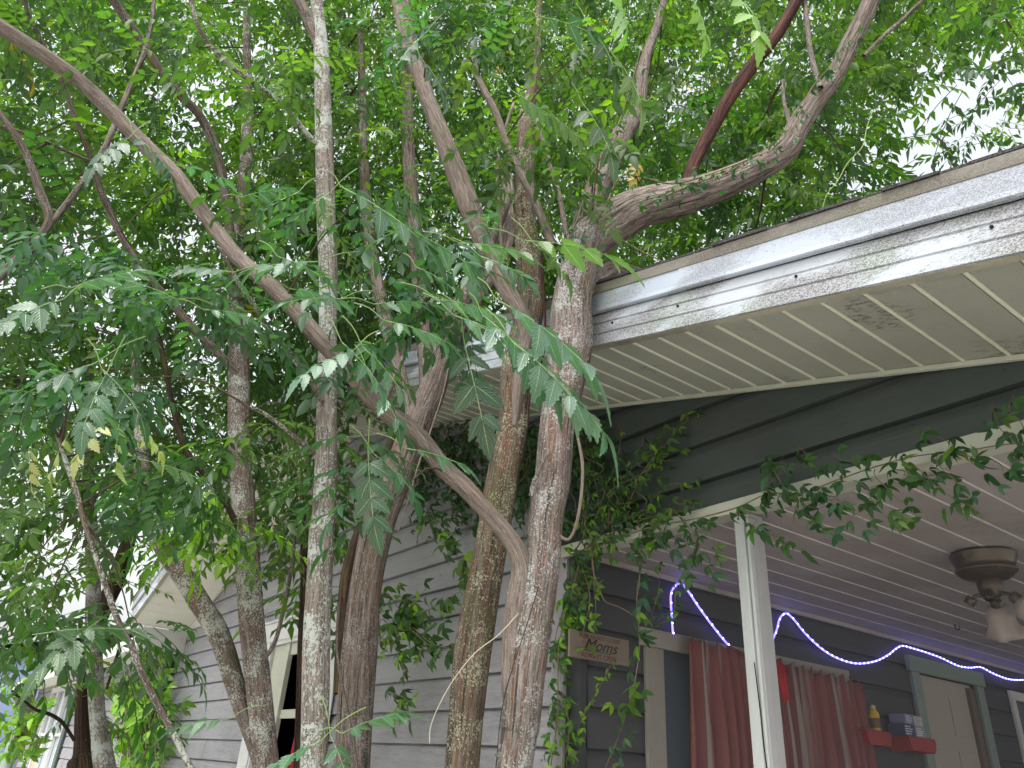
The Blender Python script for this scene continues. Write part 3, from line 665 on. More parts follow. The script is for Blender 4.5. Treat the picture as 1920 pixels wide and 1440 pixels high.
# ------------------------------------------------------------------ leaves
def leaflet(l, wd, detail, flip=1, sag=.12):
    """outline along +x, normal +z; returns verts, tris, uv"""
    if detail == 0:
        v = [(0,0,0),(.42*l,.5*wd,.10*wd),(l,0,-sag*l),(.42*l,-.5*wd,.10*wd)]
        return v, [(0,2,1),(0,3,2)], [(0,0),(1,.42),(0,1),(-1,.42)]
    if detail == 1:
        v = [(0,0,0),(.25*l,.44*wd,.10*wd),(.6*l,.40*wd,.10*wd-.3*sag*l),(l,0,-sag*l),(.6*l,-.40*wd,.10*wd-.3*sag*l),(.25*l,-.44*wd,.10*wd),(.5*l,0,-.2*sag*l)]
        return v, [(6,1,0),(6,2,1),(6,3,2),(6,4,3),(6,5,4),(6,0,5)], [(0,0),(1,.25),(1,.6),(0,1),(-1,.6),(-1,.25),(0,.5)]
    n = 12; v = []; uv = []; f = []
    for i in range(n+1):
        t = i/n; wv = wd*.5*(math.sin(math.pi*min(1, t**.72*1.0))**.85)*(1-.35*t) if 0 < t < 1 else 0
        wv *= 1.18; ser = (1.0+.16*(1 if i % 2 else -1)) if .1 < t < .95 else 1; zz = -sag*l*t*t
        v += [(t*l, 0, zz-.02*wd), (t*l+(.02*l if i % 2 else 0), wv*ser, zz+.14*wv), (t*l+(.02*l if i % 2 else 0), -wv*ser, zz+.14*wv)]
        uv += [(0, t), (1, t), (-1, t)]
    for i in range(n):
        a, b = 3*i, 3*(i+1)
        f += [(a, b, b+1), (a, b+1, a+1), (a, b+2, b), (a, a+2, b+2)]
    return v, f, uv
def compound(npairs, L, ll, ratio, detail, seed, droop=.18, bip=False):
    rs = random.Random(seed); V = []; F = []; UV = []
    def addv(vs, fs, uvs, M, o):
        n = len(V)
        for p in vs: V.append(tuple(M @ Vector(p)+Vector(o)))
        for f in fs: F.append(tuple(i+n for i in f))
        UV.extend(uvs)
    def at(t): return Vector((L*t, 0, -droop*L*t*t))
    def rach(a, b, r):
        d = (b-a).normalized(); s = d.orthogonal().normalized(); q = d.cross(s); n = len(V)
        for p in (a, b):
            for k in range(3): V.append(tuple(p+(s*math.cos(k*2.094)+q*math.sin(k*2.094))*r)); UV.append((0, .5))
        for k in range(3): k2 = (k+1) % 3; F.append((n+k, n+k2, n+3+k2)); F.append((n+k, n+3+k2, n+3+k))
    segs = 3
    for i in range(segs): rach(at(i/segs), at((i+1)/segs), L*.006)
    for k in range(npairs):
        t = .22+.72*k/max(1, npairs-1) if npairs > 1 else .6
        for sgn in (1, -1):
            ang = R(62-22*t+rs.uniform(-9, 9))*sgn; s = (1-.32*abs(t-.5)*1.6)*rs.uniform(.85, 1.12)
            l = ll*s; tilt = rs.uniform(-.35, .25); down = rs.uniform(.1, .6)
            vs, fs, uv = leaflet(l, l*ratio*rs.uniform(.85, 1.15), detail, sag=rs.uniform(.05, .25))
            M = Matrix.Rotation(ang, 3, 'Z') @ Matrix.Rotation(down, 3, 'Y') @ Matrix.Rotation(tilt, 3, 'X')
            addv(vs, fs, uv, M, at(t)+Vector((0, sgn*L*.006, 0)))
    vs, fs, uv = leaflet(ll*1.15, ll*ratio*1.1, detail, sag=.2)
    addv(vs, fs, uv, Matrix.Rotation(.35+droop, 3, 'Y'), at(1))
    return np.array(V), np.array(F), np.array(UV)
def trifol(n, ll, ratio, detail, seed):      # small leaf of a climber: n leaflets from one point
    rs = random.Random(seed); V = []; F = []; UV = []
    for k in range(n):
        ang = (k-(n-1)/2)*R(62)+rs.uniform(-.2, .2); l = ll*rs.uniform(.75, 1.1)
        vs, fs, uv = leaflet(l, l*ratio, detail, sag=rs.uniform(.1, .35))
        M = Matrix.Rotation(ang, 3, 'Z') @ Matrix.Rotation(rs.uniform(.1, .6), 3, 'Y') @ Matrix.Rotation(rs.uniform(-.3, .3), 3, 'X')
        b = len(V)
        for p in vs: V.append(tuple(M @ Vector(p)+Vector((.01, 0, 0))))
        F += [tuple(i+b for i in f) for f in fs]; UV += uv
    return np.array(V), np.array(F), np.array(UV)
def leaf_mesh(name, temps, inst, want_uv=False):
    """inst: list of (template, pos, dir, up, scale, colour)"""
    if not inst: return bpy.data.meshes.new(name)
    t = np.array([i[0] for i in inst]); P = np.array([i[1] for i in inst]); D = np.array([i[2] for i in inst], float)
    U = np.array([i[3] for i in inst], float); S = np.array([i[4] for i in inst]); C = np.array([i[5] for i in inst])
    D /= np.linalg.norm(D, axis=1)[:, None]; U = U-D*(U*D).sum(1)[:, None]; U /= np.linalg.norm(U, axis=1)[:, None]+1e-9
    W = np.cross(U, D); M = np.stack([D, W, U], axis=2)*S[:, None, None]
    Vs = []; Fs = []; Cs = []; UVs = []; off = 0
    for k, (tv, tf, tuv) in enumerate(temps):
        idx = np.where(t == k)[0]
        if not len(idx): continue
        v = np.einsum('nij,vj->nvi', M[idx], tv)+P[idx][:, None, :]
        Vs.append(v.reshape(-1, 3)); n = len(tv)
        f = tf[None]+(np.arange(len(idx))*n)[:, None, None]+off; Fs.append(f.reshape(-1, 3)); off += n*len(idx)
        Cs.append(np.repeat(C[idx], n, axis=0)); UVs.append(np.tile(tuv[tf.ravel()], (len(idx), 1)))
    V = np.concatenate(Vs).astype(np.float32); F = np.concatenate(Fs).astype(np.int32); Cc = np.concatenate(Cs)
    me = bpy.data.meshes.new(name); me.vertices.add(len(V)); me.vertices.foreach_set('co', V.ravel())
    me.loops.add(F.size); me.loops.foreach_set('vertex_index', F.ravel()); me.polygons.add(len(F))
    me.polygons.foreach_set('loop_start', np.arange(0, F.size, 3, dtype=np.int32))
    me.update(calc_edges=True)
    a = me.attributes.new('leafcol', 'FLOAT_COLOR', 'POINT')
    a.data.foreach_set('color', np.hstack([Cc, np.ones((len(Cc), 1))]).astype(np.float32).ravel())
    if want_uv:
        uvl = me.uv_layers.new(name='UVMap'); uvl.data.foreach_set('uv', np.concatenate(UVs).astype(np.float32).ravel())
    me.validate(); return me
FAR_T = [compound(n, .36, .096, .42, 0, 10+n+i, .2) for n in (4, 5, 6) for i in range(2)]
MID_T = [compound(n, .29, .082, .42, 1, 50+n+i, .25) for n in (4, 5) for i in range(3)]
HERO_T = [compound(n, .28, .125, .47, 2, 90+n+i, .16) for n in (3, 4, 4) for i in range(3)]
VINE_T = [trifol(n, .062, .44, 1, 130+n+i) for n in (2, 2, 3, 3) for i in range(2)]

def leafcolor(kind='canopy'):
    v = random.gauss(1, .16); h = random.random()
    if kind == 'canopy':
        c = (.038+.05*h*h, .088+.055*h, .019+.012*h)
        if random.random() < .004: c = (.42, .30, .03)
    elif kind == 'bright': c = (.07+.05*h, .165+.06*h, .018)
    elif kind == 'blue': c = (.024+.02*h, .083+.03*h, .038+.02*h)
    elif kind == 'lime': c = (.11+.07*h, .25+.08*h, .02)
    elif kind == 'mint': c = (.05+.03*h, .125+.03*h, .085+.02*h)  # paler tone for the nearest leaves: sky reflection put into the leaf colour
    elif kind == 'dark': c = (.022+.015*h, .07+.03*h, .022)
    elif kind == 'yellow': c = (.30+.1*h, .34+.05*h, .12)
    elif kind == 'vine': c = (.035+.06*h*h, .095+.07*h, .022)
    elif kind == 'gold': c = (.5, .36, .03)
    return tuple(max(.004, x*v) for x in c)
def rdir(el0=-40, el1=25, az=None, spread=180):
    a = R(random.uniform(0, 360) if az is None else az+random.uniform(-spread, spread)); e = R(random.uniform(el0, el1))
    return np.array([math.cos(a)*math.cos(e), math.sin(a)*math.cos(e), math.sin(e)])
def rup(t=.45): return np.array([random.gauss(0, t), random.gauss(0, t), 1.])

# ------------------------------------------------------------------ trees: trunks and limbs traced, leaves grown round them
def H(lst, h0, h1=None):
    h1 = h0 if h1 is None else h1; n = len(lst)
    return [(x, y, h0+(h1-h0)*i/max(1, n-1), w_) for i, (x, y, w_) in enumerate(lst)]
TREES = []
class Tree:
    def __init__(s, trunk, mat, label, flare=1.35, sides=26, rough=.035, name='broadleaf_tree', group='trees growing against the front of the house', ext=True):
        s.nodes = []; n = nodes_of(trunk, flare if ext else None); s.nodes.append(n)
        b = n[0, :3]; s.e = empty(name, (b[0], b[1], 0), label, 'tree', group)
        link('trunk', tube_mesh('trunk', [n], sides, 6, rough), mat, s.e)
        s.inst = []; s.near = []; s.tw = []; TREES.append(s)
    def limb(s, lst, mat, name='limb', sides=16, rough=.03):
        n = nodes_of(lst); s.nodes.append(n); link(name, tube_mesh(name, [n], sides, 5, rough), mat, s.e); return s

A = Tree(H([(963,1440,80),(975,1360,84),(984,1260,86),(1000,1160,80),(1017,1060,70),(1025,960,70),(1036,900,73),(1044,800,70),(1062,700,78),(1070,640,86),(1071,580,78),(1076,540,74),(1086,495,72),(1096,450,78),(1108,430,60)], 3.15, 3.1), BARK_MAIN, 'tall grey brown trunk blotched white, pressed against the end of the white fascia')
A.limb(H([(1078,480,70),(1110,448,84),(1150,418,84),(1200,392,76),(1280,372,70),(1350,348,60),(1420,316,54),(1470,284,50),(1495,238,46),(1520,200,45),(1560,150,38),(1590,90,42),(1625,20,40),(1650,-40,38)], 3.15, 3.9), BARK_OLD, sides=28, rough=.055)
A.limb(H([(1284,368,26),(1290,345,26),(1300,310,27),(1330,250,29),(1370,180,28),(1420,110,27),(1460,60,26),(1505,-20,24)], 3.35, 3.7), BARK_RED)
A.limb(H([(1080,500,60),(1095,430,56),(1115,370,50),(1140,310,48),(1170,250,40),(1195,205,34),(1208,120,24),(1235,40,18),(1250,-20,14)], 3.2, 4.1), BARK_BROWN, rough=.06)
A.limb(H([(1075,560,30),(1105,535,44),(1130,512,44),(1160,510,38),(1205,518,30)], 3.12, 3.5), BARK_OLD, sides=20, rough=.06)
A.limb(H([(1538,165,14),(1522,110,12),(1515,60,11),(1508,0,10),(1500,-40,9)], 3.6, 3.8), BARK_BROWN, 'small_branch', 8)
A.limb(H([(1480,232,9),(1470,190,8),(1468,150,7)], 3.6, 3.7), BARK_BROWN, 'small_branch', 8)
A.limb(H([(1620,105,10),(1660,65,10),(1700,30,9),(1740,-10,8)], 3.8, 3.9), BARK_BROWN, 'small_branch', 8)
A.limb([(972,1420,3.17,40),(962,1320,3.15,46),(962,1220,3.13,50),(970,1130,3.12,50),(978,1075,3.12,44),(970,1035,3.1,38),(945,995,3.08,35),(905,950,3.06,35),(870,912,3.06,36),(830,875,3.08,36),(790,825,3.08,36),(755,795,3.08,39),(720,768,3.08,37),(690,740,3.06,34),(650,690,3.03,34),(600,637,3.02,35),(550,580,3.05,35),(500,530,3.1,34),(450,487,3.2,32),(415,445,3.25,31),(375,390,3.3,30),(330,330,3.35,33),(290,290,3.4,32),(235,235,3.45,33),(170,170,3.5,34),(100,115,3.5,35),(0,50,3.5,36),(-70,5,3.5,36)], BARK_YOUNG, sides=22, rough=.03)
A.limb(H([(716,765,12),(735,720,11),(752,680,9),(762,650,7)], 3.08, 3.15), BARK_YOUNG, 'small_branch', 8)
A.limb(H([(1030,845,6),(1012,880,7),(1000,905,9),(996,930,10)][::-1], 3.05, 3.0), BARK_MAIN, 'dead_snag', 8)
A.limb(H([(1040,1000,9),(1065,1012,7),(1080,985,7),(1090,930,7),(1092,870,7),(1082,815,6)], 3.12, 3.05), BARK_YOUNG, 'small_branch', 8)

B = Tree(H([(866,1440,76),(878,1300,77),(890,1200,78),(908,1100,70),(926,1000,66),(942,900,64),(962,800,60),(968,700,60),(980,640,58),(993,580,54),(993,500,54),(986,440,46),(984,330,38),(987,230,36),(995,180,26),(1005,140,15),(1009,60,13),(1012,-20,10)], 3.42, 3.4), BARK_MOSS, 'straight mossy brown trunk just left of the trunk that touches the fascia')
B.limb(H([(964,800,18),(972,730,30),(984,665,36),(985,607,36),(953,547,36),(923,490,36),(905,447,38),(873,367,42),(840,283,39),(807,200,35),(787,143,34),(767,90,33),(750,0,34),(745,-40,32)], 3.36, 3.3), BARK_YOUNG, sides=20, rough=.05)
B.limb(H([(1037,462,19),(1003,377,17),(957,287,16),(930,213,15),(897,147,14),(880,90,12)], 3.3, 3.2), BARK_YOUNG, 'small_branch', 12)
B.limb(H([(940,480,7),(938,400,7),(932,333,7),(940,267,7),(963,193,6)], 3.3, 3.3), BARK_YOUNG, 'small_branch', 8)
B.limb(H([(1066,470,12),(1055,400,11),(1043,345,11),(1023,283,11),(1008,227,10)], 3.6, 3.6), BARK_YOUNG, 'small_branch', 10)

D = Tree(H([(660,1440,80),(668,1300,78),(676,1200,74),(686,1100,64),(705,1000,64),(722,945,64),(742,900,60),(760,855,60),(782,795,57),(806,743,54),(821,700,48),(836,650,43),(850,600,38),(880,540,32),(905,480,26),(935,420,20),(960,360,14)], 4.0, 4.2), BARK_BROWN, 'leaning brown trunk that crosses in front of the grey wall')
D.limb(H([(640,1300,34),(646,1150,30),(655,1060,26),(690,960,24),(720,870,20),(742,800,14)], 4.1, 4.2), BARK_DARK, 'sucker_stem', 12)

E_ = Tree(H([(588,1440,58),(592,1300,57),(594,1200,54),(599,1100,50),(604,1000,49),(608,960,47),(612,850,44),(613,740,41),(615,600,38),(615,500,38),(611,400,37),(608,300,36),(605,200,34),(602,100,33),(596,30,29),(590,-40,26)], 3.3, 3.3), BARK_LICHEN, 'slim straight trunk crusted all over with pale grey green lichen')
E_.limb(H([(598,90,18),(580,40,24),(560,0,24),(540,-40,22)], 3.3, 3.3), BARK_BROWN, 'small_branch', 12)
E_.limb(H([(604,752,12),(585,720,11),(560,685,11),(530,645,11),(500,610,10),(475,570,10),(450,535,9),(430,500,8),(412,465,7)], 3.25, 2.95), BARK_SPECK, 'small_branch', 10)
E_.limb(H([(592,850,9),(560,825,9),(530,800,9),(490,772,8),(470,765,6)], 3.3, 3.1), BARK_SPECK, 'small_branch', 8)
E_.limb(H([(605,280,10),(575,250,10),(540,205,10),(500,172,11),(460,145,11),(420,112,11),(390,80,10),(370,45,10),(355,-10,9)], 3.3, 3.0), BARK_SPECK, 'small_branch', 10)

F_ = Tree(H([(500,1440,56),(486,1300,53),(475,1200,51),(467,1100,49),(461,1000,48),(453,900,45),(448,800,44),(448,700,43),(444,620,40),(441,540,34),(446,440,28),(460,320,25),(464,240,24),(464,150,20),(462,60,14),(460,-20,10)], 4.8, 4.9), BARK_SPECK, 'speckled trunk at left of the dark window, forking low down')
F_.limb(H([(492,1450,30),(474,1380,38),(446,1300,40),(424,1225,44),(404,1175,45),(377,1132,43),(348,1085,42),(320,1045,39),(295,1003,37),(279,965,35),(272,920,32),(266,870,30),(262,800,24),(255,720,18),(250,640,12)], 4.9, 4.9), BARK_SPECK, rough=.045)
F_.limb(H([(446,560,22),(430,430,20),(410,300,20),(378,222,20),(340,180,20),(300,130,19),(250,55,19),(205,-10,18)], 4.8, 4.2), BARK_BROWN, 'small_branch', 12)
F_.limb(H([(445,700,18),(350,600,16),(250,480,15),(192,365,15),(168,290,13),(140,220,12),(115,150,11),(60,40,10),(40,-20,9)], 4.8, 4.3), BARK_BROWN, 'small_branch', 12)
F_.limb(H([(452,1000,14),(410,920,12),(352,850,12),(328,780,12),(312,700,11),(300,640,10),(285,600,8)], 4.8, 4.6), BARK_DARK, 'small_branch', 10)
F_.limb(H([(496,1235,9),(515,1205,9),(530,1150,9),(542,1090,9),(550,1040,8),(552,980,6)], 4.75, 4.6), BARK_BROWN, 'small_branch', 8)
F_.limb(H([(560,1440,24),(563,1350,22),(568,1200,21),(572,1100,20),(570,1000,18),(562,930,14),(550,860,10)], 5.0, 5.0), BARK_DARK, 'sucker_stem', 12)

H_ = Tree(H([(197,1440,46),(188,1380,38),(182,1330,34),(178,1250,34),(175,1180,33),(175,1100,29),(171,1000,26),(165,900,25),(163,800,22),(165,700,18),(170,600,14),(175,500,10)], 6.3, 6.3), BARK_LICHEN, 'thin pale lichen covered trunk near the far left window')
I_ = Tree(H([(160,1450,74),(157,1410,42),(154,1350,30),(155,1290,24),(163,1240,24),(185,1170,30),(204,1120,36),(217,1090,37),(232,1045,34),(245,1000,28),(255,940,22)], 6.9, 7.0), BARK_DARK, 'dark gnarled trunk leaning out behind the thin pale trunk')
I_.limb(H([(139,1388,8),(118,1356,8),(95,1340,8),(70,1332,7),(45,1315,6),(22,1295,5)], 6.6, 6.2), BARK_DARK, 'small_branch', 8)
I_.limb(H([(197,1300,5),(205,1275,6),(215,1245,7),(222,1220,6)], 6.2, 6.2), BARK_DARK, 'small_branch', 8)

J_ = Tree(H([(362,1450,14),(330,1385,14),(300,1330,14),(270,1270,14),(245,1210,13),(220,1160,13),(195,1090,12),(175,1030,11),(158,980,11),(146,930,11),(132,890,10),(115,840,9),(100,790,8)], 3.4, 3.7), BARK_SPECK, 'very thin bare sapling slanting across the grey siding at left', 1.2, 10, name='sapling', group='thin saplings at the left')
K_ = Tree(H([(-220,760,30),(-120,640,26),(-30,545,22),(50,470,19),(92,415,18),(75,360,18),(50,290,16),(20,240,15),(-10,200,14)], 3.9, 3.9), BARK_BROWN, 'grey forked sapling leaning in at the left edge', 1.2, 12, name='sapling', group='thin saplings at the left')
K_.limb(H([(60,460,12),(92,422,14),(128,378,13),(165,325,12),(200,270,12),(222,215,12),(245,160,11),(268,105,10),(285,40,9),(290,-20,8)], 3.9, 3.9), BARK_BROWN, 'small_branch', 10)
K_.limb(H([(-30,235,9),(30,245,9),(90,268,8),(140,290,7),(190,310,6)], 3.9, 4.2), BARK_BROWN, 'small_branch', 8)
# trees beyond the roof and beyond the yard
bgt = 'trees standing beyond the house'
D.limb(H([(788,800,24),(802,745,36),(800,690,34),(792,600,32),(785,520,32),(776,420,31),(768,320,29),(764,200,24),(760,60,18),(756,-30,12)], 4.05, 5.2), BARK_BROWN)
D.limb(H([(772,845,24),(766,790,30),(752,720,30),(728,620,28),(705,520,26),(690,420,24),(683,330,22),(680,200,18),(675,60,12)], 4.05, 4.9), BARK_BROWN)
D.limb(H([(812,725,16),(834,665,36),(866,592,44),(905,530,46),(940,470,40),(955,400,30),(950,330,22)], 4.1, 4.4), BARK_OLD, rough=.05)
G3 = Tree([(1190,560,19.6,18),(1187,470,19.6,15),(1190,400,19.6,14),(1200,300,19.6,12),(1210,150,19.6,10),(1220,0,19.6,8)], BARK_DARK, 'thin dark trunk rising behind the roof edge under the big limb', 1.2, 12)


# ---- crown density read off the photograph, 120 px cells
GRID = ["999899999999999998", "998469999999999998", "877678999999999988", "855888999998999742", "866889999999879620", "877899998999950000",
        "977978887765000000", "877877765530000000", "421457652000000000", "211344430000000000", "222233310000000000", "221111110000000000"]
# columns start at px -120; rows start at py -120
GRID = ["999999999999999999"]+GRID[:11]
NEARFRONT = 4.45
def rooftop(x): return (zr(x)+.352) if XL-.1 < x < XR+.1 else 3.2
def blocked(p):
    x, y, z = p
    if -27.5 < x < XR+.2 and y > 1.98 and z < rooftop(x)+.22: return True
    if z < 1.9: return True
    return False
def sky_hole(px, py):
    if px > 1590 and py > 5+max(0, (1870-px))*.62: return random.random() > .012
    return False
allnodes = []; owner = []
for ti, t in enumerate(TREES):
    for n in t.nodes:
        q = catmull(n[:, :3], 3); q = q[q[:, 2] > 2.4]
        allnodes.append(q); owner += [ti]*len(q)
allnodes = np.concatenate(allnodes); owner = np.array(owner)
BGI = [i for i, t in enumerate(TREES) if t is G3]
isbg = np.isin(owner, BGI)
def add_clump(c, n, kind, store, mid, spread=.16, scale=1., el=(-45, 20), tree=None):
    d = ((allnodes-c)**2).sum(1)
    if tree is None:
        i = int(d.argmin()); t = TREES[owner[i]]; anchor = allnodes[i]
    else: t = tree; anchor = c
    dist = math.sqrt(((anchor-c)**2).sum())
    if tree is None and .15 < dist < 1.5 and random.random() < .3 and len(t.tw) < 95:
        mdl = (anchor+c)/2+np.array([random.uniform(-.1,.1), random.uniform(-.1,.1), random.uniform(.0,.15)*dist])
        r0 = .004+.004*dist
        t.tw.append(np.array([[*anchor, r0], [*mdl, r0*.7], [*c, .002]]))
    out = c-anchor; az = math.degrees(math.atan2(out[1], out[0]))
    if kind == 'canopy' and random.random() < .14: kind = 'bright'
    elif kind == 'canopy' and random.random() < .3: kind = 'dark'
    for k in range(n):
        d_ = rdir(el[0], el[1], az, 125)
        p = c+np.array([random.gauss(0, spread), random.gauss(0, spread), random.gauss(0, spread*.7)])
        getattr(t, store).append((random.randrange(100), p, d_, rup(), scale*random.uniform(.75, 1.25), leafcolor(kind)))
OD = 3.2
for gy, row in enumerate(GRID):
    for gx, ch in enumerate(row):
        v = int(ch)/9
        if v <= 0: continue
        px0, py0 = -120+gx*120, -120+gy*120
        od = OD*v**1.25; got = 0.; tries = 0
        limit = 400
        while got < od and tries < limit:
            tries += 1
            px, py = px0+random.random()*120, py0+random.random()*120
            if sky_hole(px, py): got += .05; continue
            Hh = random.choice((random.uniform(NEARFRONT, 5.6), random.uniform(5.2, 7.2), random.uniform(6.5, 9.5)))
            if px > 1250: Hh = random.uniform(3.9, 7.5)
            if py > 600: Hh = random.uniform(5.2, 9.5)
            if py > 940 and 215 < px < 560: got += .05; continue
            c = PH(px, py, Hh)
            if blocked(c): got += .004; continue
            pm = FPX/depth(c); n = random.choice((6, 10, 14))
            add_clump(c, n, 'canopy', 'inst', False, .13+.007*n, random.uniform(.85, 1.15))
            got += n*.0125*pm*pm/14400
# foliage between camera and trunks, sprays of larger leaflets: cx cy rx ry H0 H1 count kind
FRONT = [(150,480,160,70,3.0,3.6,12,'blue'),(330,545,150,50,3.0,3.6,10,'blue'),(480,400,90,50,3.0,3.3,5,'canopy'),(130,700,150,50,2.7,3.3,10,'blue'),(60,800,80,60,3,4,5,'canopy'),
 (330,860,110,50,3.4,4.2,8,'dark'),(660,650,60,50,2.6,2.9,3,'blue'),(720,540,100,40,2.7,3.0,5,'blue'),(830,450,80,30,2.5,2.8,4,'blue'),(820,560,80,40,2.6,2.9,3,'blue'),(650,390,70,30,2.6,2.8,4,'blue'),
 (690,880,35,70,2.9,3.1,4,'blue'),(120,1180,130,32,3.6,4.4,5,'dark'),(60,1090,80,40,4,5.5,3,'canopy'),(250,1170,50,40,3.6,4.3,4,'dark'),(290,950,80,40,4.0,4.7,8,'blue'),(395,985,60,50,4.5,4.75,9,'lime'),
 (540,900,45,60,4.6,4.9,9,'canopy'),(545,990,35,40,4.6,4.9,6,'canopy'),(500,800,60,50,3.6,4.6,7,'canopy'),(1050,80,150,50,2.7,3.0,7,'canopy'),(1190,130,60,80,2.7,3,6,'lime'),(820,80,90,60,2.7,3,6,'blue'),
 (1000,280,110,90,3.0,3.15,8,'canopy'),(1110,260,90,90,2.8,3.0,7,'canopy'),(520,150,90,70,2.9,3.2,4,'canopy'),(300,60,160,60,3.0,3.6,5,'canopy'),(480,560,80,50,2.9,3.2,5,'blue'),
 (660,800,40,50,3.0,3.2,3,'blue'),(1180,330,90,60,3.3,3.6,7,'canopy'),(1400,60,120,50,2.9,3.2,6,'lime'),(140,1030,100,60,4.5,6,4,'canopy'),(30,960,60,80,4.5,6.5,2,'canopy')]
CPX = [(985,1060),(905,950),(830,875),(755,795),(690,740),(600,637),(500,530),(415,445),(330,330),(235,235),(100,115),(0,50)]
def near_limb(px, py):
    for (x0, y0), (x1, y1) in zip(CPX, CPX[1:]):
        t = max(0, min(1, ((px-x0)*(x1-x0)+(py-y0)*(y1-y0))/((x1-x0)**2+(y1-y0)**2)))
        d_ = math.hypot(px-x0-t*(x1-x0), py-y0-t*(y1-y0))
        if d_ < (62 if py < 450 else 42 if py < 600 else 34 if py > 720 else 15): return True
    return (570 < px < 655 and (py > 700 or py < 300) and random.random() < .75)
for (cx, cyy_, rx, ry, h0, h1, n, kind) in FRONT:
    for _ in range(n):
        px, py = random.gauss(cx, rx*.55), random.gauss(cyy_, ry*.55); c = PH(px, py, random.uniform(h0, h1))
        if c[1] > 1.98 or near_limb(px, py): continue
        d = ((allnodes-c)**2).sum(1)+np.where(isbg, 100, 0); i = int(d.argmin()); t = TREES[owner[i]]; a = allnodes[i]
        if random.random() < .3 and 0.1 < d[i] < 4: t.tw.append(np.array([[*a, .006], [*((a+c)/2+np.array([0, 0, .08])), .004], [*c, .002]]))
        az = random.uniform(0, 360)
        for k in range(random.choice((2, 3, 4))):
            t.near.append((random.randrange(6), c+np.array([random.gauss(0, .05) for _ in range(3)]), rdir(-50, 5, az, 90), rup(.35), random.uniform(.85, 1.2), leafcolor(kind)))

# leaves right in front, traced one by one: start px, end px, horizontal distance, kind
HERO = [(905,590,1165,825,1.75,'blue'),(880,600,1085,725,1.8,'blue'),(930,560,1150,700,1.7,'blue'),(850,590,1020,660,1.85,'blue'),(960,640,1100,760,1.65,'blue'),(870,640,905,810,2.0,'blue'),(820,560,960,590,1.95,'blue'),
 (640,350,830,460,2.0,'blue'),(740,420,910,500,2.0,'blue'),(620,360,560,400,2.1,'blue'),(860,455,1010,470,2.0,'canopy'),(980,450,1180,475,2.0,'canopy'),(1000,455,1080,520,2.05,'canopy'),(900,480,1000,520,2.1,'blue'),
 (665,655,560,700,1.9,'blue'),(680,650,770,740,1.9,'blue'),(640,640,700,700,1.9,'blue'),(600,490,440,500,2.1,'blue'),(520,480,620,520,2.1,'blue'),(440,510,330,500,2.3,'blue'),(250,250,340,335,2.2,'blue'),(240,260,170,300,2.3,'blue'),
 (560,360,480,400,2.2,'blue'),(190,690,280,790,2.1,'blue'),(180,680,70,720,2.1,'blue'),(200,700,150,790,2.1,'blue'),(120,560,10,600,2.1,'blue'),(130,540,250,500,2.1,'blue'),(330,560,230,520,2.2,'blue'),
 (690,840,690,1000,2.4,'blue'),(700,850,760,900,2.4,'blue'),(760,840,885,870,2.6,'blue'),(640,560,560,560,2.1,'blue'),(700,570,830,560,2.1,'blue'),(720,600,860,640,2.0,'blue'),(690,700,760,800,2.2,'blue'),
 (640,1375,712,1345,2.3,'blue'),(600,1390,540,1420,2.3,'blue'),(430,1348,330,1362,3.0,'blue'),(620,1380,640,1430,2.3,'blue'),(60,1190,290,1170,2.9,'dark'),(190,1160,50,1270,2.9,'dark'),(210,1180,250,1290,3.0,'dark'),
 (260,860,400,900,2.9,'dark'),(410,870,330,960,2.9,'dark'),(1100,40,1220,190,2.2,'canopy'),(1010,30,1130,60,2.2,'blue'),(960,170,1100,260,2.4,'canopy'),(1090,190,1160,290,2.4,'canopy'),
 (1300,0,1340,70,2.0,'lime'),(1380,-10,1440,60,2.0,'lime'),(1150,-20,1200,70,2.1,'lime'),(800,60,720,130,2.4,'blue'),(790,110,840,170,2.3,'blue'),(730,40,640,30,2.4,'blue'),
 (200,790,130,860,2.9,'yellow'),(130,810,80,890,3.1,'yellow'),(250,780,290,830,2.9,'yellow'),(225,785,215,830,2.9,'yellow'),(60,830,40,920,3.2,'yellow'),(1195,300,1192,335,3.3,'gold'),
 (340,310,420,330,2.6,'blue'),(450,370,530,350,2.6,'blue'),(380,580,470,590,2.5,'blue'),(540,540,640,560,2.3,'blue'),(780,500,860,540,2.2,'blue')]
hero_trees = {}
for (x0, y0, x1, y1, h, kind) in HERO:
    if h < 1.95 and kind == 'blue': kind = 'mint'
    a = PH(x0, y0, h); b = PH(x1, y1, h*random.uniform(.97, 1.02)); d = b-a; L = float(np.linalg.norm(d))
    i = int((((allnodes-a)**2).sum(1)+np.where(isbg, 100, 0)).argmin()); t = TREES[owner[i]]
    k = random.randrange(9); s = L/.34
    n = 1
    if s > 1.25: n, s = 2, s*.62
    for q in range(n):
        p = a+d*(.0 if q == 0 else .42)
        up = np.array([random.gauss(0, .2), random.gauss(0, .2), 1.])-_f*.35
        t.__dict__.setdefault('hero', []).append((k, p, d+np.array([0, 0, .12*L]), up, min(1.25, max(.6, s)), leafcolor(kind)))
    if kind in ('blue', 'mint', 'canopy'):
        back = a-d/L*random.uniform(.06, .13)+np.array([0, 0, .03])
        t.__dict__.setdefault('htw', []).append(np.array([[*back,   .0022], [*((back+a)/2+np.array([0, 0, .012])), .0018], [*a, .0014], [*(a+d*.15), .001]]))
TWIG = bark('twig_bark', (.05,.035,.025), (.14,.11,.08), .2, (.4,.4,.35), .1, .1, .2)
m = Mat('green_stem', .5, .3, (.13,.20,.06)); STEM = m.m
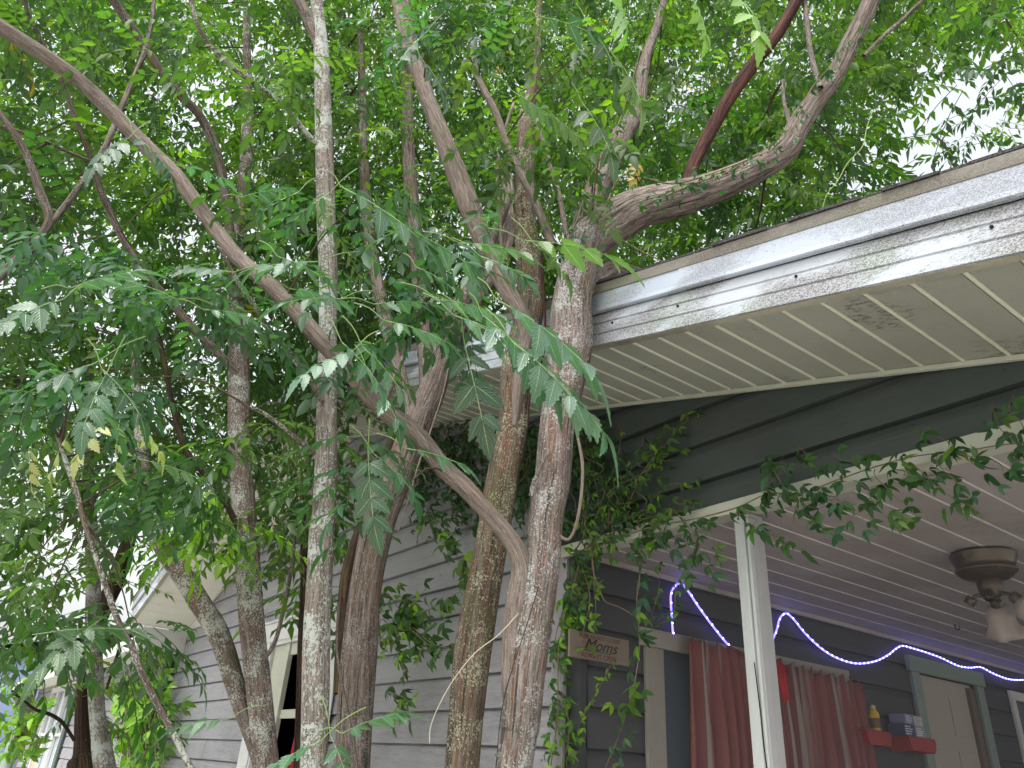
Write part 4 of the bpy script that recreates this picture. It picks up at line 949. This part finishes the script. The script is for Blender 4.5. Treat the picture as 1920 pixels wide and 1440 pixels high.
for t in TREES:
    if t.inst:
        me = leaf_mesh('crown', FAR_T, [(i[0] % len(FAR_T), *i[1:]) for i in t.inst]); link('crown', me, LEAF, t.e)
    if t.near:
        me = leaf_mesh('leaf_sprays', MID_T, t.near); link('leaf_sprays', me, LEAF, t.e)
    if t.__dict__.get('hero'):
        me = leaf_mesh('hanging_leaves', HERO_T, t.hero, True); link('hanging_leaves', me, LEAF_NEAR, t.e)
    for q in t.tw[:95]: link('twig', tube_mesh('twig', [q], 5, 3, 0), TWIG, t.e)
    for q in t.__dict__.get('htw', []): link('leaf_stalk', tube_mesh('leaf_stalk', [q], 5, 3, 0), STEM, t.e)

BERRY = Mat('green_berry', .45, .4, (.10,.19,.10)).m
def ico(mb, c, r):
    mb.lathe([(r*.02, -r), (r*.6, -r*.8), (r*.95, -r*.3), (r*.95, r*.3), (r*.6, r*.8), (r*.02, r)], c, 10)
for (bx, by) in ((535,895),(500,915),(560,930),(470,890)):
    top = PH(bx, by-45, 4.55); mbb = MB(); stalks = []
    for k in range(7):
        c = PH(bx+random.gauss(0, 22), by+random.gauss(0, 14), 4.55+random.uniform(-.08, .08)); ico(mbb, c, .0085)
        stalks.append(np.array([[*top, .0015], [*((top+c)/2+np.array([0, 0, .02])), .0012], [*c, .001]]))
    o = mbb.build('fruit_cluster', BERRY, F_.e, smooth=True); tag(o, kind='stuff')
    link('stalks', tube_mesh('stalks', stalks, 4, 3, 0), STEM, o)

# ------------------------------------------------------------------ vines
VSTEM = bark('vine_stem_bark', (.10,.075,.05), (.27,.21,.15), .1, (.4,.4,.35), .1, .2, .2)
def vine(name, label, stems, leaves, stem_mat=VSTEM, cat='vine', group=None, mat=LEAF_VINE):
    base = stems[0][0][:3] if stems else leaves[0][1]
    e = empty(name, (base[0], base[1], base[2]), label, cat, group)
    if stems: link('stems', tube_mesh('stems', stems, 6, 4, .05), stem_mat, e)
    if leaves: link('leaves', leaf_mesh('leaves', VINE_T, leaves), mat, e)
    return e
def along(pts, r0, r1, jitter=.0):
    pts = np.array(pts); n = len(pts)
    return np.array([[*(p+np.array([random.gauss(0, jitter) for _ in range(3)])), r0+(r1-r0)*i/(n-1)] for i, p in enumerate(pts)])
def leaves_on(stem, step, kind, scale=1., out=(0, -1, .1), spread=.02, el=(-70, 10)):
    L = np.concatenate([[0], np.cumsum(np.linalg.norm(np.diff(stem[:, :3], axis=0), axis=1))]); res = []
    for s in np.arange(0, L[-1], step):
        p = np.array([np.interp(s, L, stem[:, k]) for k in range(3)])
        for q in range(random.choice((1, 2, 2))):
            res.append((random.randrange(len(VINE_T)), p+np.array([random.gauss(0, spread), random.gauss(0, spread*.5), random.gauss(0, spread)]), rdir(*el), np.array([random.gauss(0, .4)+out[0], random.gauss(0, .4)+out[1], .35+out[2]]), scale*random.uniform(.7, 1.25), leafcolor(kind() if callable(kind) else kind)))
    return res
def wander(px0, py0, px1, py1, Y, n=8, j=14):
    return [PY(px0+(px1-px0)*i/(n-1)+random.gauss(0, j)*(0 < i), py0+(py1-py0)*i/(n-1)+random.gauss(0, j*.6)*(0 < i), Y-random.uniform(0, .05)) for i in range(n)]
mixk = lambda: random.choice(('vine', 'vine', 'lime', 'dark'))
darkk = lambda: random.choice(('dark', 'dark', 'dark', 'blue', 'vine'))
# 1 bright vine on the green siding
st = []; lv = []
for (a, b, c, d) in [(1070,1040,1130,800),(1080,1030,1200,830),(1100,1030,1180,900),(1110,1020,1260,850),(1130,1020,1290,900),(1090,1000,1100,790),(1150,1000,1160,800),(1180,980,1250,800),(1200,990,1310,940),(1075,960,1220,960),(1120,960,1280,790)]:
    s = along(wander(a, b, c, d, YF-.06), .004, .0015); st.append(s); lv += leaves_on(s, .048, mixk, .85, spread=.045)
vine('climbing_vine', 'bright green vine spreading over the dark green siding beside the tallest trunks', st, lv)
# 2 ivy mass under the soffit, between the trunks
st = []; lv = []
for _ in range(34):
    x0 = random.uniform(770, 1110); y0 = 790-.02*(x0-900)+random.uniform(0, 40); s = along(wander(x0, y0, x0+random.gauss(0, 45), min(1010, y0+random.uniform(90, 210)), YF-.07, 6, 12), .004, .0015)
    st.append(s); lv += leaves_on(s, .042, 'dark', 1.0, spread=.05)
vine('climbing_vine', 'dark ivy hanging thickly under the soffit behind the trunks', st, lv)
# 3 vine trailing over the porch beam
st = []; lv = []
main = [PY(x, y, YF-.1) for x, y in ((1060,1045),(1150,1010),(1230,985),(1300,975),(1380,950),(1440,930),(1500,925),(1560,905),(1640,880),(1720,855),(1800,845),(1860,840),(1940,830))]
s = along(main, .004, .002, .006); st.append(s); lv += leaves_on(s, .075, darkk, 1.0, spread=.05)
for (a, b, c, d) in [(1440,925,1470,850),(1440,860,1430,960),(1450,880,1520,980),(1480,930,1560,1000),(1500,920,1620,960),(1540,930,1640,990),(1600,900,1700,990),(1640,880,1720,980),(1680,880,1740,900),(1700,870,1850,960),(1760,850,1830,980),(1800,840,1900,900),(1860,760,1900,880),(1900,740,1930,900),(1500,840,1580,900),(1560,850,1640,870),(1380,960,1440,1010),(1440,1000,1520,1035),(1240,990,1300,1080),(1280,980,1340,1070),(1200,1000,1190,1050),(1740,800,1820,860)]:
    s = along(wander(a, b, c, d, YF-.12, 6, 9), .002, .0008); st.append(s); lv += leaves_on(s, .07, darkk, 1.05, spread=.02)
vine('climbing_vine', 'dark leaved vine trailing along the white porch beam', st, lv)
# 4 two hanging strands and the one around the corner post
def strand(pts, Y, r, step, kind, sc, label, spread=.02, extra=()):
    s = along([PY(x, y, Y) for x, y in pts], r, r*.5, .003); sts = [s]; l = leaves_on(s, step, kind, sc, spread=spread)
    for e in extra: q = along([PY(x, y, Y+.02) for x, y in e], r*.7, r*.3, .003); sts.append(q); l += leaves_on(q, step*1.2, kind, sc*.9, spread=spread)
    vine('hanging_vine', label, sts, l, group='vines hanging in front of the porch')
strand([(1205,1000),(1197,1090),(1195,1130),(1200,1200),(1192,1260),(1180,1320),(1160,1380),(1135,1440),(1120,1490)], YF-.1, .0035, .045, lambda: random.choice(('blue', 'blue', 'lime', 'vine')), 1.15, 'long hanging vine strand with lime and dark leaves in front of the sign', .03)
strand([(1150,1240),(1125,1290),(1100,1330),(1080,1370)], YF-.08, .002, .04, 'lime', .7, 'short thin strand of small leaves branching off beside the longer one', .015)
strand([(1088,1050),(1075,1100),(1060,1150),(1050,1220),(1046,1290),(1042,1360),(1030,1450)], YF-.08, .005, .032, lambda: random.choice(('vine', 'canopy', 'lime')), 1.1, 'leafy vine wrapped round the grey corner post', .04, [[(1090,1060),(1105,1120),(1095,1180),(1085,1230)], [(1060,1130),(1040,1200),(1050,1260)], [(1052,1300),(1068,1370),(1050,1440)], [(1100,1060),(1080,1090),(1100,1140)]])
strand([(1310,975),(1305,1020),(1290,1060),(1270,1100),(1262,1150),(1240,1170)], YF-.1, .002, .07, 'vine', .8, 'sparse vine tendril hanging left of the porch post', .02, [[(1240,1060),(1235,1110),(1225,1150),(1215,1170)], [(1330,985),(1345,1030),(1335,1065),(1320,1075)]])
s = along([PY(x, y, YF-.08) for x, y in ((1110,1020),(1112,1070),(1125,1105),(1135,1128),(1165,1140),(1195,1160))], .004, .002); s2 = along([PY(x, y, YF-.08) for x, y in ((1112,1050),(1115,1100),(1117,1140),(1115,1185))], .003, .001)
tag(link('dry_vine_stem', tube_mesh('dry_vine_stem', [s, s2], 6, 4, .1), VSTEM), 'bare reddish vine stem dangling above the wooden sign', 'vine')
# 5 leafy plant against the grey wall
st = []; lv = []
for (a, b, c, d, e, f) in [(755,1150,720,1110,700,1130),(755,1150,780,1130,800,1100),(755,1150,770,1180,830,1230),(755,1160,740,1210,760,1270),(755,1160,720,1190,690,1240),(755,1150,790,1150,860,1110),(730,1300,760,1310,770,1340),(760,1160,800,1200,850,1220),(735,1180,715,1160,710,1190),(860,1100,870,1060,850,1000),(840,980,830,1020,810,960)]:
    s = along([PY(a, b, YF-.25), PY(c, d, YF-.3), PY(e, f, YF-.3)], .004, .002); st.append(s); lv += leaves_on(s, .055, lambda: random.choice(('canopy', 'dark', 'canopy', 'lime')), 1.6, spread=.05)
vine('wall_creeper', 'leafy creeper growing on the grey siding between the leaning and mossy trunks', st, lv)
# 6 bright creeper at far left
st = []; lv = []
for k in range(26):
    x0 = random.uniform(225, 290); y0 = random.uniform(1330, 1480); x1 = x0+random.gauss(8, 18); y1 = y0-random.uniform(60, 150)
    s = along(wander(x0, y0, x1, y1, YF-.3, 5, 8), .01, .004); st.append(s); lv += leaves_on(s, .16, lambda: random.choice(('lime', 'lime', 'canopy')), 2.7, spread=.13)
vine('wall_creeper', 'sunny lime green creeper climbing the wall beside the dark downpipe', st, lv)
st = []; lv = []
for k in range(12):
    x0 = random.uniform(20, 50); y0 = random.uniform(1360, 1440); p0 = PH(x0, y0, 15); p1 = PH(x0+random.gauss(0, 10), y0-random.uniform(60, 120), 15)
    s = along([p0, (p0+p1)/2+.1, p1], .02, .01); st.append(s); lv += leaves_on(s, .2, 'lime', 3.2, spread=.2)
vine('garden_shrub', 'lime green shrub at the corner of the blue neighbour house', st, lv, cat='shrub')
# 7 small creeper climbing the old limb
st = []; lv = []
for (pts) in ([(1110,440),(1130,400),(1160,340),(1200,330),(1260,345),(1330,330),(1400,300),(1450,280)], [(1060,480),(1090,400),(1110,330),(1150,250),(1190,170),(1200,90)], [(1440,290),(1480,240),(1520,170),(1560,120),(1600,70)], [(1200,385),(1290,340),(1370,320),(1440,275),(1470,250)]):
    s = along([PH(x, y, 3.02+.5*max(0, (x-1100)/550)) for x, y in pts], .005, .003, .01); st.append(s); lv += leaves_on(s, .045, lambda: random.choice(('dark', 'blue', 'vine')), .75, spread=.04)
vine('climbing_vine', 'small leaved creeper clinging along the big fissured limb', st, lv)
# loose strands
def cord(pts, name, label, mat=VSTEM, r=.0025, cat='vine', plane=None):
    s = along([PH(*p) for p in pts], r, r*.7); tag(link(name, tube_mesh(name, [s], 6, 5, .05), mat), label, cat)
PALE = Mat('pale_tendril', .7, .2, (.42,.38,.29)).m
cord([(972,1150,3.0),(935,1190,2.98),(890,1225,2.97),(850,1275,2.97),(822,1325,2.98),(807,1365,3.0),(806,1395,3.0)], 'dry_twig', 'pale bare twig curving down across the mossy trunk', PALE, .0022, 'twig')
cord([(1637,205,3.2),(1625,240,3.2),(1617,275,3.2),(1590,305,3.15),(1570,340,3.12),(1550,365,3.1),(1540,400,3.1)], 'vine_tendril', 'thin pale tendril dangling over the roof edge at right', Mat('green_tendril', .6, .2, (.3,.4,.14)).m, .0018)
cord([(1095,470,3.03),(1098,520,3.02),(1102,560,3.02),(1098,620,3.02),(1088,680,3.02),(1075,740,3.03),(1068,800,3.04),(1060,840,3.04),(1040,880,3.05),(1020,900,3.05)], 'vine_tendril', 'thin tan tendril running down the tallest trunk', VSTEM, .0018)
cord([(1010,1100,3.02),(985,1180,3.0),(965,1240,3.0),(950,1290,3.0),(938,1350,3.0),(930,1440,3.02)], 'vine_tendril', 'dark tendril on the lower left side of the tallest trunk', BARK_DARK, .0022)
cord([(820,700,3.85),(795,790,3.82),(770,870,3.8),(735,970,3.8),(700,1080,3.8),(686,1140,3.8),(690,1250,3.8),(692,1400,3.82),(690,1460,3.82)], 'vine_tendril', 'long thin tendril running down the leaning trunk', BARK_BROWN, .0025)
cord([(848,640,3.95),(835,720,3.93),(810,800,3.9),(785,870,3.88),(765,940,3.88),(745,1000,3.9)], 'vine_tendril', 'reddish vine stem along the right side of the leaning trunk', BARK_OLD, .006)
cord([(635,1130,3.75),(632,1220,3.72),(645,1300,3.7),(662,1380,3.7),(672,1460,3.7)], 'vine_tendril', 'woody brown vine twisting up left of the leaning trunk', BARK_BROWN, .007)
cord([(1128,432,3.0),(1165,450,3.0),(1200,470,3.0),(1230,485,3.0),(1260,498,3.0)], 'dry_twig', 'dry reddish twig hanging under the big limb', VSTEM, .004, 'twig')
cord([(1015,480,3.3),(1020,560,3.28),(1022,640,3.27),(1015,680,3.27)], 'vine_tendril', 'red brown woody stem in the gap between the two tallest trunks', BARK_RED, .008)
